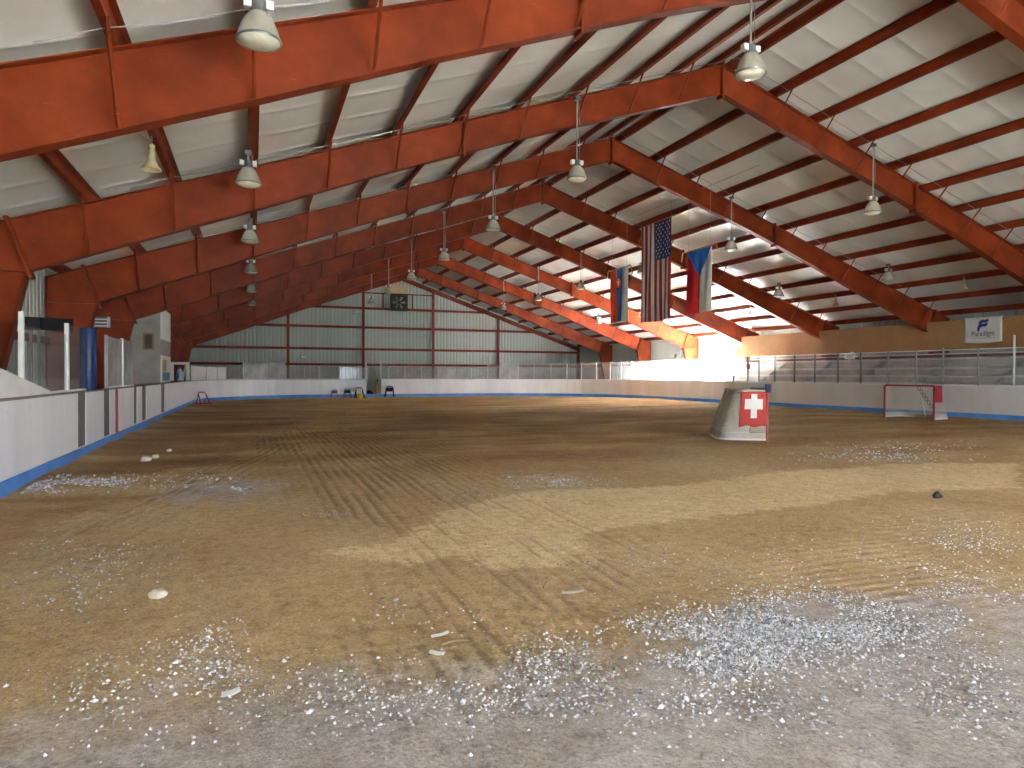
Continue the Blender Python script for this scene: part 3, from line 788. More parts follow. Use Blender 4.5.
# ------------------------------------------------------------------ high bay lamps
def make_lamp(stem):
    root = thing('high_bay_lamp', 'x', 'lamp')
    prof = [(.235, -.13), (.24, -.115), (.232, -.10), (.225, -.06), (.20, .02), (.165, .10), (.125, .16), (.095, .19)]
    m = MB(); m.lathe(prof + [(.085, .185), (.155, .09), (.19, .01), (.215, -.06), (.225, -.12), (.235, -.13)], 28); smooth_by_angle(m.build('reflector', M['lampglass'], root), 50)
    m = MB(); m.lathe([(.243, -.125), (.248, -.112), (.243, -.10), (.236, -.112), (.243, -.125)], 28); m.build('rim', M['lampbox'], root)
    m = MB(); m.lathe([(.226, -.115), (.19, -.15), (.12, -.175), (0, -.185)], 24); smooth_by_angle(m.build('lens', M['lens'], root), 60)
    m = MB(); m.lathe([(.06, .17), (.10, .19), (.10, .22), (.075, .23), (.075, .33), (.03, .35), (0, .35)], 16); b = smooth_by_angle(m.build('ballast', M['lampbox'], root))
    for q in (-1, 1):
        m = MB(); m.box((q * .115 - .04, -.045, .235), (q * .115 + .04, .045, .33)); m.build('capacitor', M['white'], b)
    m = MB(); m.tube([(0, 0, .34), (0, 0, .34 + stem)], .016, 8); m.tube([(.07, 0, .3), (.075, .0, .34 + stem * .6), (.03, 0, .34 + stem)], .006, 5); m.build('stem', M['wire'], root)
    m = MB(); m.box((-.06, -.06, .32 + stem), (.06, .06, .40 + stem)); m.build('junction_box', M['lampbox'], root)
    return root
lampL = make_lamp(.12); lampP = make_lamp(1.45)
grp = 'high bay lamps under the roof'
def put(proto, used, loc, lab):
    r = proto if not used else dup(proto, loc); r.location = loc; tag(r, lab, 'lamp', grp)
used = False
for i, y in enumerate([8.09, 14.19, 20.29, 26.39, 32.5, 38.6]):
    put(lampL, used, (-.09 + (.15 if i == 0 else 0), y, zt(-.09) - .53), f'short-stemmed bell lamp in the row over the boards, {ORD[i]} one back'); used = True
used = False
for i in range(7):
    put(lampP, used, (7.275, 8.64 + S * i, 4.84 + EYE), f'bell lamp on a long stem, left of the ridge, {ORD[i]} one back in its row'); used = True
for i in range(6):
    y = (14.6, 20.8, 27.0, 33.25, 39.15, 45.5)[i]
    put(lampP, True, (16.68, y, 4.84 + EYE), f'bell lamp on a long stem, right of the ridge, {ORD[i]} one back in its row')
for i in range(5):
    y = (19.9, 25.9, 32.0, 38.1, 44.1)[i]
    put(lampL, True, (23.6, y, zt(23.6) - .53), f'short-stemmed bell lamp low over the bleacher side, {ORD[i]} one back')
# cream horn lamps near the eaves
def make_horn():
    root = thing('horn_lamp', 'x', 'horn lamp')
    m = MB(); m.lathe([(.03, .30), (.045, .22), (.06, .1), (.10, .02), (.15, -.03), (.15, -.05), (.09, .0), (.04, .1)], 16); smooth_by_angle(m.build('shade', M['cream'], root), 60)
    m = MB(); m.lathe([(0, .36), (.05, .35), (.05, .28), (.03, .27)], 10); m.build('socket', M['cream'], root)
    m = MB(); m.tube([(0, 0, .35), (0, 0, .5)], .01, 6); m.tube([(0, 0, .4), (-.22, 0, .55)], .006, 5); m.build('hanger', M['wire'], root)
    return root
horn = make_horn()
for i, (p, lab) in enumerate((((-1.53, 12.31), 'small cream horn lamp behind the front roof frame, over the boards'), ((25.34, 18.05), 'small cream horn lamp above the white banner, low on the bleacher-side slope'),
                  ((25.4, 24.2), 'small cream horn lamp above the strand board, between two red frames'), ((25.3, 29.9), 'small cream horn lamp above the bright doorway end of the strand board'))):
    r = horn if i == 0 else dup(horn, (0, 0, 0)); r.location = (p[0], p[1], zt(p[0]) - .52); tag(r, lab, 'horn lamp', 'cream horn lamps')

# conduits that feed the lamp rows, strung across the hall just under the purlins
for i in range(7):
    y = 8.64 + S * i + (.0 if i else 0)
    m = MB(); pts = []
    for x in np.linspace(-2.2, 25.5, 42):
        pts.append((x, y, zt(x) - .035 - .05 * abs(math.sin(x * 2.1))))
    m.tube(pts, .008, 5)
    tag(m.build('conduit', M['wire']), f'thin pale lamp cable strung across under the purlins, {ORD[i]} one back', 'cable', 'lamp cables under the roof')
m = MB(); m.tube([(15.9, y, zt(15.9) - .03) for y in np.linspace(18.4, 29.2, 12)], .012, 5)
tag(m.build('conduit', M['wire']), 'pale rail running along the hall above the three hanging flags', 'cable')

# ------------------------------------------------------------------ hanging flags (each in a plane along the hall)
XF = 15.9
def cloth(name, w, h, paint, mats, parent, nu=52, nv=60, seed=0, amp=.05, drop=0.):
    """vertical banner hanging from its top edge; local x runs away from the viewer's right: u=0 far edge, u=1 near edge"""
    V = []; fs = []; ms = []
    for j in range(nv + 1):
        for i in range(nu + 1):
            u, v = i / nu, j / nv
            wv = amp * (.25 + .75 * v) * math.sin(u * 9 + seed + v * 1.3) + .02 * math.sin(u * 23 + v * 3 + seed)
            V.append((wv, (1 - u) * w - .02 * math.sin(v * 5 + seed) * v, -v * h + .015 * math.sin(u * 7 + seed) * v))
    for j in range(nv):
        for i in range(nu):
            a = j * (nu + 1) + i; fs.append((a, a + 1, a + nu + 2, a + nu + 1)); ms.append(paint((i + .5) / nu, (j + .5) / nv))
    m = MB(); m.v, m.f, m.m = V, fs, ms
    o = m.build(name, mats, parent, smooth=True)
    md = o.modifiers.new('thick', 'SOLIDIFY'); md.thickness = .004
    return o, V
# stars and stripes, hung upright
p0 = (23.5, 25.85); zt_f, zb_f = 6.47 + EYE, 2.30 + EYE
w, h = p0[1] - p0[0], zt_f - zb_f
root = thing('hanging_flag', 'tallest flag with red and white stripes and white stars on navy', 'flag', (XF, p0[0], zt_f), 0, 'flags hung under the roof')
o, V = cloth('cloth', w, h, lambda u, v: 2 if (u > 6 / 13 and v < .385) else (0 if int(u * 13) % 2 == 0 else 1), [M['fdred'], M['fwhite'], M['fnavy']], root, 52, 52, 1.)
m = MB()
for r in range(9):
    for q in range(11):
        if (r + q) % 2: continue
        # canton: 11 rows down its length, 9 across
        u = 6 / 13 + (7 / 13) * (r + 1) / 10; v = .385 * (q + 1) / 12
        wv = .05 * (.25 + .75 * v) * math.sin(u * 9 + 1 + v * 1.3) + .02 * math.sin(u * 23 + v * 3 + 1)
        for sg in (-1, 1):
            pts = []
            for k in range(10):
                an = PI / 2 + k * PI / 5 + PI / 2; rr = .062 if k % 2 == 0 else .026
                pts.append((wv + sg * .008, (1 - u) * w + rr * math.cos(an), -v * h + rr * math.sin(an)))
            m.add(pts, [tuple(range(10)) if sg > 0 else tuple(range(9, -1, -1))])
m.build('star', M['fwhite'], root)
m = MB(); m.tube([(0, -.08, .01), (0, w + .08, .01)], .02, 8); m.build('pole', M['rope'], root)
for yy in (.05, w - .05):
    m = MB(); m.tube([(0, yy, .01), (0, yy, zt(XF) - zt_f)], .008, 5); m.build('cord', M['rope'], root)
def small_flag(y0, y1, z1, z0, label, paint, mats, seed):
    w, h = y1 - y0, z1 - z0
    root = thing('hanging_flag', label, 'flag', (XF, y0, z1), 0, 'flags hung under the roof')
    cloth('cloth', w, h, paint, mats, root, 60, 60, seed, .035)
    m = MB(); m.tube([(0, -.34, -.28), (0, -.28, -.02), (0, -.16, .05), (0, 0, .02), (0, w, .02), (0, w + .16, .05), (0, w + .3, -.0), (0, w + .36, -.3)], .022, 8); m.build('pole', M['rope'], root)
    for yy in (.1, w - .1):
        m = MB(); m.tube([(0, yy, .03), (0, yy, zt(XF) - z1)], .006, 5); m.build('cord', M['wire'], root)
    return root
def czech(u, v):
    tip = .5
    if v < .43 * (1 - abs(u - .5) / .5 * 1.0) : return 1
    return 0 if u < .5 else 2
small_flag(20.9, 22.45, 4.82 + EYE, 2.41 + EYE, 'flag with a blue triangle over red and white halves', lambda u, v: czech(u, v), [M['fred'], M['fblue'], M['fwhite']], 2.)
sk = small_flag(26.95, 28.5, 4.96 + EYE, 2.50 + EYE, 'flag of orange-red, blue and white upright bands with a round emblem', lambda u, v: 0 if u < 1 / 3 else (1 if u < 2 / 3 else 2), [M['forange'], M['fblue'], M['fwhite']], 4.)
w, h = 1.55, 2.46; cy, cz = w * .47, -h * .27
m = MB()
for sg in (-1, 1):
    x = sg * .065
    m.add([(x, cy + .31 * math.cos(t), cz + .31 * math.sin(t)) for t in np.linspace(0, 2 * PI, 25)[:-1]], [tuple(range(24)) if sg > 0 else tuple(range(23, -1, -1))], 1)
    m.add([(x * 1.05, cy + .255 * math.cos(t), cz + .255 * math.sin(t)) for t in np.linspace(0, 2 * PI, 25)[:-1]], [tuple(range(24)) if sg > 0 else tuple(range(23, -1, -1))], 0)
    for a in ((-.03, .03, -.15, .18), (-.14, .14, .03, .08), (-.10, .10, -.06, -.01)):
        # the bands run upright, so the emblem lies on its side with the cloth
        m.add([(x * 1.1, cy + q, cz + p) for p, q in ((a[2], a[0]), (a[3], a[0]), (a[3], a[1]), (a[2], a[1]))], [(0, 1, 2, 3) if sg > 0 else (3, 2, 1, 0)], 2)
e = m.build('emblem', [M['forange'], M['fnavy'], M['fwhite']], sk); e['label'] = 'round red emblem with a white double cross'

# ------------------------------------------------------------------ strand board and banner on the bleacher side
m = MB(); m.prism([(8., 2.66), (34.55, 2.73), (33.65, 3.55), (33.65, 3.93), (8., 3.93)], 'x', 27.80, 27.83)
tag(m.build('strand_board', M['osb']), 'long brown strand board strip fixed above the bleacher', 'board')
a, b = on_x(964, 318.5, 27.79), on_x(1002, 341, 27.79)
root = thing('sponsor_banner', 'white banner with a blue wave logo pinned to the strand board', 'banner', (27.79, a.y, b.z)); W = a.y - b.y; H = a.z - b.z
V = []; n = 16
for j in range(9):
    for i in range(n + 1):
        u, v = i / n, j / 8; V.append((-.01 * math.sin(u * 6), -W * u, H * v - .06 * (1 - v) * math.sin(PI * u)))
m = MB(); m.add(V, [(j * (n + 1) + i, j * (n + 1) + i + 1, (j + 1) * (n + 1) + i + 1, (j + 1) * (n + 1) + i) for j in range(8) for i in range(n)])
o = m.build('cloth', M['white'], root, True); md = o.modifiers.new('thick', 'SOLIDIFY'); md.thickness = .004
def swoosh(y0, z0, sc, tail):
    top = [(.0, .0), (.06, .16), (.18, .22), (.34, .20), (.50, .25)]; bot = [(.50, .12), (.40, .06), (.24, .07), (.12, .02)]
    if tail: bot = [(.50, .12), (.42, .05), (.24, .05), (.14, -.02), (.10, -.16), (.02, -.22)]
    return [(y0 - p[0] * sc, z0 + p[1] * sc) for p in top + bot]
m = MB()
for (yy, zz, t) in ((-W * .40, H * .72, False), (-W * .37, H * .57, True)):
    poly = swoosh(yy, zz, W * .52, t); m.prism([(p[0], p[1]) for p in poly], 'x', -.026, -.02)
lg = m.build('logo', M['logo'], root); lg['label'] = 'two navy blue wave strokes'
cu = bpy.data.curves.new('lettering', 'FONT'); cu.body = 'Paradigm'; cu.size = .30; cu.align_x = 'CENTER'; cu.extrude = .002
to = bpy.data.objects.new('lettering_tmp', cu); C.objects.link(to)
bpy.context.view_layer.update()
dg = bpy.context.evaluated_depsgraph_get(); tm = bpy.data.meshes.new_from_object(to.evaluated_get(dg)); bpy.data.objects.remove(to)
tm.materials.clear(); tm.materials.append(M['print'])
lo_ = bpy.data.objects.new('lettering', tm); C.objects.link(lo_); lo_.parent = root; lo_.location = (-.024, -W * .52, H * .24); lo_.rotation_euler = (PI / 2, 0, -PI / 2); lo_.scale = (.86, 1, 1)
m = MB()
for k in range(9): m.box((-.022, -W * .26 - k * .1, H * .135), (-.019, -W * .26 - k * .1 - .07, H * .16))
m.build('small_print', M['post'], root)

# ------------------------------------------------------------------ bleacher
root = thing('bleacher', 'pale metal bleacher with stepped bench rows behind the shields', 'bleacher', (25.4, 7.5, 0))
LY = 25.2
rows = [(.55, 1.62), (1.22, 1.95), (1.92, 2.36)]
rows = [(.45, 1.30)] + rows
for x, z in rows:
    m = MB(); m.box((x, 0, z - .05), (x + .26, LY, z)); m.box((x, 0, z - .09), (x + .02, LY, z)); m.build('bench', M['alu'], root)
for x, z in ((.95, 1.50), (1.62, 1.86)):
    m = MB(); m.box((x - .1, 0, z - .33), (x + .22, LY, z - .28)); m.build('footboard', M['alu'], root)
for x, z0, z1 in ((.92, 1.24, 1.55), (1.60, 1.6, 1.87), (2.30, 1.95, 2.28)):
    m = MB(); m.box((x, 0, z0), (x + .02, LY, z1)); m.build('riser', M['riser'], root)
for y in np.arange(.2, LY, 3.15):
    m = MB(); m.prism([(.3, 0), (.36, 0), (2.3, 2.2), (2.3, 2.3), (.3, 1.2)], 'y', y, y + .05); m.build('trestle', M['post'], root)
for z in (2.52, 2.68):
    m = MB(); m.tube([(2.35, 0, z), (2.35, LY, z)], .025, 6); m.build('back_rail', M['alu'], root)
# crumpled white sheet on the bleacher
p = on_x(848, 366, 27.3)
def lump(name, c, r, mat, seed, parent=None, sub=3, amp=.25, flat=1.):
    import bmesh
    bm = bmesh.new(); bmesh.ops.create_icosphere(bm, subdivisions=sub, radius=1)
    rs = random.Random(seed); ph = [rs.uniform(0, 6) for _ in range(6)]
    for v in bm.verts:
        n = v.co.normalized(); k = 1 + amp * (math.sin(n.x * 3 + ph[0]) * math.sin(n.y * 3.7 + ph[1]) + .6 * math.sin(n.z * 5 + ph[2] + n.x * 4) * math.sin(n.y * 6 + ph[3]))
        v.co = Vector((n.x * r[0] * k, n.y * r[1] * k, n.z * r[2] * k))
    me = bpy.data.meshes.new(name); bm.to_mesh(me); bm.free(); me.materials.append(mat)
    me.polygons.foreach_set('use_smooth', [True] * len(me.polygons))
    o = bpy.data.objects.new(name, me); C.objects.link(o); o.location = c
    if parent: o.parent = parent
    return o
tag(lump('plastic_bundle', (27.42, p.y, 2.36 + .16), (.14, .3, .18), solid('white_film', (.80, .86, .92), .3), 3, amp=.3), 'crumpled white plastic bundle lying on the top bleacher bench', 'bundle')

# ------------------------------------------------------------------ goals
def net_cords(m, quad, step=.05, r=.004):
    """cords across a four-cornered patch"""
    a, b, c, d = [Vector(q) for q in quad]
    nu = max(2, int(max((b - a).length, (c - d).length) / step)); nv = max(2, int(max((d - a).length, (c - b).length) / step))
    def P(u, v): return (a * (1 - u) + b * u) * (1 - v) + (d * (1 - u) + c * u) * v
    for i in range(nu + 1): m.tube([P(i / nu, 0), P(i / nu, .5), P(i / nu, 1)], r, 3)
    for j in range(nv + 1): m.tube([P(0, j / nv), P(.5, j / nv), P(1, j / nv)], r, 3)
def make_goal(label, loc, rz, net_r, flag):
    """mouth in the local x=0 plane facing +x, posts at y=0 and y=1.83"""
    W, H, DB, DT = 1.83, 1.22, 1.12, .72
    root = thing('hockey_goal', label, 'goal', loc, rz)
    m = MB(); m.tube([(0, 0, 0), (0, 0, H - .06), (0, .018, H - .018), (0, .06, H), (0, W - .06, H), (0, W - .018, H - .018), (0, W, H - .06), (0, W, 0)], .036, 10); smooth_by_angle(m.build('goal_post', M['goalred'], root))
    def D(depth, z, n=15):
        pts = [(0, 0, z)]
        for t in np.linspace(0, PI, n): pts.append((-depth + .42 - .42 * math.sin(t), W / 2 - (W / 2 - .02) * math.cos(t), z)) if False else None
        c = .34
        pts = [(0, 0, z), (-depth + c, .0, z)]
        for t in np.linspace(0, PI / 2, 6): pts.append((-depth + c - c * math.sin(t), c - c * math.cos(t), z))
        for t in np.linspace(0, PI / 2, 6): pts.append((-depth + c - c * math.cos(t), W - c + c * math.sin(t), z))
        pts += [(-depth + c, W, z), (0, W, z)]
        return pts
    base = D(DB, .03); top = D(DT, H - .02)
    tmat = M['canvas'] if flag else M['goalred']
    m = MB(); m.tube(base, .024, 8); smooth_by_angle(m.build('base_frame', M['white'], root))
    m = MB(); m.tube(top, .024, 8); smooth_by_angle(m.build('top_frame', tmat, root))
    m = MB(); m.tube([(-DT, W / 2, H - .02), (-DT - .1, W / 2, .6), (-DB, W / 2, .03)], .02, 8); m.build('centre_support', M['white'], root)
    # netting over sides and back, and the top shelf
    m = MB()
    nn = len(base)
    for i in range(nn - 1):
        net_cords(m, (base[i], base[i + 1], top[i + 1], top[i]), .05, net_r)
    cx = Vector((-.2, W / 2, H - .02))
    for i in range(1, nn - 2):
        a, b = Vector(top[i]), Vector(top[i + 1])
        a2, b2 = Vector((0, max(0, min(W, a.y)), H - .02)), Vector((0, max(0, min(W, b.y)), H - .02))
        if (a2 - b2).length > .03: net_cords(m, (a, b, b2, a2), .05, net_r)
    m.build('net', M['net'], root)
    m = MB(); sk = [Vector(p) for p in base]
    n_ = len(sk); up = [p + (Vector(t) - p) * .13 for p, t in zip(sk, top)]
    m.add([tuple(p) for p in sk + up], [(i, i + 1, n_ + i + 1, n_ + i) for i in range(n_ - 1)])
    o = m.build('skirt', M['canvas'], root); md = o.modifiers.new('thick', 'SOLIDIFY'); md.thickness = .008
    return root, base, top
# goal with the red cross panel: near post where it meets the dirt
pn = on_z(767, 441); dirm = Vector((pn.x, pn.y)).normalized()
ang = math.atan2(dirm.y, dirm.x) - PI / 2 + math.radians(13)
g1, base, top = make_goal('hockey goal seen from the side with a red cross panel on its net', (pn.x, pn.y, 0), ang, .0105, True)
def side(u, v, off):
    """u: 0 at the post .. 1 at the back corner, v height 0..1, on the near side of the net"""
    a = Vector((0, 0, .03)).lerp(Vector((-.70, 0, .03)), u); b = Vector((0, 0, 1.2)).lerp(Vector((-.64, 0, 1.2)), u)
    q = a.lerp(b, v); q.y -= off; return q
m = MB(); nu, nv = 12, 12; V = []
for j in range(nv + 1):
    for i in range(nu + 1):
        u = .03 + .93 * i / nu; v = .27 + .71 * j / nv + (.02 * math.sin(i * .9) if j == 0 else 0); q = side(u, v, .02 + .012 * math.sin(i * .8 + j * .5)); V.append(q)
m.add(V, [(j * (nu + 1) + i, (j + 1) * (nu + 1) + i, (j + 1) * (nu + 1) + i + 1, j * (nu + 1) + i + 1) for j in range(nv) for i in range(nu)])
o = m.build('cloth_panel', M['swissred'], g1, True); o['label'] = 'red cloth panel on the side netting'; md = o.modifiers.new('thick', 'SOLIDIFY'); md.thickness = .004; md.offset = 0
m = MB()
def sq(u0, u1, v0, v1, off):
    m.add([tuple(side(u, v, off)) for u, v in ((u0, v0), (u0, v1), (u1, v1), (u1, v0))] + [tuple(side(u, v, off + .004)) for u, v in ((u0, v0), (u0, v1), (u1, v1), (u1, v0))],
          [(0, 1, 2, 3), (7, 6, 5, 4), (0, 4, 5, 1), (1, 5, 6, 2), (2, 6, 7, 3), (3, 7, 4, 0)])
sq(.37, .58, .44, .93, .040); sq(.17, .37, .62, .83, .040); sq(.58, .80, .62, .83, .040)
c = m.build('cross', M['fwhite'], o); c['label'] = 'white cross on the red cloth'
m = MB(); m.box((-.05, -.055, 1.16), (.07, .02, 1.36)); m.build('bumper', M['navy'], g1)['label'] = 'navy foam bumper on the top corner'
# second goal, mouth turned to the viewer
a, b = on_z(884.5, 419.5), on_z(934, 421); a = Vector((22.41, 19.0, 0)); b = Vector((22.66, 17.19, 0))
dv = (b - a).normalized(); ang2 = math.atan2(dv.y, dv.x) - PI / 2
# local +y runs from the first post to the second; mouth faces +x of the goal
g2, _, _ = make_goal('dark red hockey goal with its open mouth towards the viewer', (a.x, a.y, 0), ang2 , .004, False)
m = MB(); m.add([(-.03, 1.84, .62), (-.50, 1.84, .62), (-.46, 1.84, 1.2), (-.03, 1.84, 1.2), (-.03, 1.85, .62), (-.50, 1.85, .62), (-.46, 1.85, 1.2), (-.03, 1.85, 1.2)], [(0, 1, 2, 3), (7, 6, 5, 4), (0, 4, 5, 1), (1, 5, 6, 2), (2, 6, 7, 3), (3, 7, 4, 0)])
m.build('cloth_panel', M['redp'], g2)['label'] = 'bright red cloth on the side'
m = MB()
for k in range(6):
    cz = 1.12 - k * .13; cy = 1.15 + k * .06
    m.tube([(-.25 - .05 * k, cy + .05 * math.cos(t), cz + .075 * math.sin(t)) for t in np.linspace(0, 2 * PI, 11)[:-1]], .012, 5, closed=True)
tag_chain = m.build('chain', M['postd'], g2)

# ------------------------------------------------------------------ skating aids, bucket and things by the end gate
def skating_aid(loc, rz, mat, label, s=1., seat=None):
    root = thing('skating_aid', label, 'skating aid', loc, rz); root.scale = (s, s, s)
    m = MB(); m.tube([(-.25, -.26, .03), (-.2, .05, .5), (-.14, .1, .62), (.14, .1, .62), (.2, .05, .5), (.25, -.26, .03)], .032, 8); smooth_by_angle(m.build('frame', M[mat], root))
    for x in (-.25, .25):
        m = MB(); m.tube([(x, -.34, .05), (x, -.26, .03), (x, .24, .03), (x, .3, .06)], .028, 8); m.build('runner', M[mat], root)
        m = MB(); m.tube([(x * .98, .2, .03), (x * .72, .08, .55)], .024, 6); m.build('strut', M[mat], root)
    m = MB(); m.box((-.17, .03, .33), (.17, .07, .56)); m.build('front_panel', M[seat or mat], root)
    return root
skating_aid((-2.45, 38.2, 0), .6, 'redp', 'red skating aid standing against the corner boards', 1.0, 'white')
q = on_z(352, 399); skating_aid((q.x, 46.2, 0), .2, 'blue', 'blue skating aid, second from the yellow bucket by the end boards', .95, 'navy')
skating_aid((5.05, 46.6, 0), -.2, 'redp', 'faded red skating aid at the outer end of the group by the end boards', .85, 'blue')
skating_aid((6.55, 45.6, 0), .1, 'navy', 'navy skating aid right behind the yellow bucket', 1.1, 'white')
q = on_z(390, 398.2); skating_aid((8.75, 46.6, 0), -.3, 'navy', 'navy skating aid standing alone past the open gate', 1.2, 'navy')
root = thing('bucket', 'yellow bucket on the dirt in front of the end boards', 'bucket', (6.28, 43.4, .0))
m = MB(); m.lathe([(0, 0.0), (.15, 0.0), (.19, .34), (.2, .36), (.185, .355), (.14, .03), (0, .02)], 18); smooth_by_angle(m.build('body', M['yellow'], root))
m = MB(); m.tube([(.19 * math.cos(t), 0, .34 - .16 * math.sin(t) * -1) for t in np.linspace(0, PI, 9)], .008, 5); m.build('handle', M['wire'], root)
root = thing('delineator', 'orange upright marker tube standing in the open gate', 'marker', (8.2, 48.35, .015))
m = MB(); m.lathe([(0, 0), (.2, 0), (.2, .05), (.12, .08), (.1, .1), (.09, 1.0), (.06, 1.04), (0, 1.05)], 14); smooth_by_angle(m.build('tube', M['orange'], root))
m = MB(); m.lathe([(0, 1.05), (.05, 1.05), (.06, 1.12), (.03, 1.22), (0, 1.23)], 10); m.build('knob_top', M['clod'], root)
tag(lump('rubbish_bag', (7.65, 48.4, .2), (.25, .22, .24), M['black'], 8), 'black rubbish bag slumped in the open gate', 'bag')

# ------------------------------------------------------------------ small floodlights on the walls
def flood(loc, rz, label):
    root = thing('wall_floodlight', label, 'floodlight', loc, rz)
    m = MB(); m.box((-.2, -.28, -.12), (.2, -.08, .12)); m.build('housing', M['lampbox'], root)
    m = MB(); m.box((-.18, -.285, -.1), (.18, -.28, .1)); m.build('lens', M['lens'], root)
    m = MB(); m.box((-.04, -.09, -.05), (.04, .0, .05)); m.build('bracket', M['postd'], root)
flood((8.05, 57.9, 6.8), 0, 'small lamp on the end wall beside the post near the fan')
flood((3.7, 58.35, 3.0), .3, 'small dark lamp low on the end wall above the milky shields')
flood((19.5, 58.3, 2.95), -.3, 'small lamp low on the end wall beside its last post')
flood((29.05, 42.3, 3.0), -PI / 2, 'small lamp on the side wall between two red columns past the doorway')

# ------------------------------------------------------------------ loose things on the dirt
def gz(x, y): return float(floor_height(np.array([x]), np.array([y]))[0])
q = on_z(158, 597); tag(lump('stone', (q.x, q.y, gz(q.x, q.y) + .022), (.055, .045, .035), M['stone'], 1, amp=.15), 'pale palm-sized stone lying alone on brown dirt', 'stone')
q = on_z(937, 497); tag(lump('dirt_clod', (q.x, q.y, gz(q.x, q.y) + .03), (.06, .05, .05), M['clod'], 2, amp=.3), 'black clod lying on tan dirt near the goals', 'clod')
for i, (u, v, lab) in enumerate(((146, 461, 'larger of two pale stones near the player-side boards'), (155, 457, 'smaller of two pale stones near the player-side boards'), (169, 450, 'small pale stone farthest along the player-side boards'))):
    q = on_z(u, v); s = (.085, .06, .05)[i]; tag(lump('stone', (q.x, q.y, gz(q.x, q.y) + s * .4), (s, s * .8, s * .7), M['stone'], 10 + i, amp=.15), lab, 'stone')
def scrap(u, v, L, w, rz, label, mat='paper', name='paper_scrap'):
    q = on_z(u, v); m = MB(); n = 6; V = []
    for i in range(n + 1):
        t = i / n - .5; ww = w * (1 - 1.2 * t * t)
        for s in (-1, 1): V.append((t * L, s * ww / 2, .004 + .03 * max(0, t) ** 1.5 + .004 * s))
    m.add(V, [(2 * i, 2 * i + 1, 2 * i + 3, 2 * i + 2) for i in range(n)])
    o = m.build(name, M[mat]); o.location = (q.x, q.y, gz(q.x, q.y) + .008); o.rotation_euler = (0, 0, rz)
    md = o.modifiers.new('thick', 'SOLIDIFY'); md.thickness = .003
    tag(o, label, 'scrap'); return o
scrap(437, 652, .10, .03, -.9, 'curled white paper scrap in the drag marks close to the viewer')
scrap(440, 633, .11, .022, .1, 'thin white paper strip just behind the curled scrap')
scrap(231, 689, .085, .04, .2, 'torn white scrap among loose gravel beside the drag marks')
scrap(701, 647, .06, .03, -1.0, 'white scrap at the edge of the thick gravel patch')
scrap(573, 590, .17, .02, -.15, 'thin pale strip lying across the drag marks', 'canvas', 'wood_strip')
def stick(u, v, L, rz, label):
    q = on_z(u, v); m = MB(); m.tube([(-L / 2, 0, .01), (0, .01, .016), (L / 2, -.005, .01)], [.009, .011, .006], 6)
    o = m.build('stick', M['wood']); o.location = (q.x, q.y, gz(q.x, q.y) + .006); o.rotation_euler = (0, 0, rz); tag(o, label, 'stick')
stick(548, 584, .16, .7, 'short brown stick beside the thin pale strip')
stick(455, 641, .16, .05, 'thin dark stick behind the curled paper scrap')

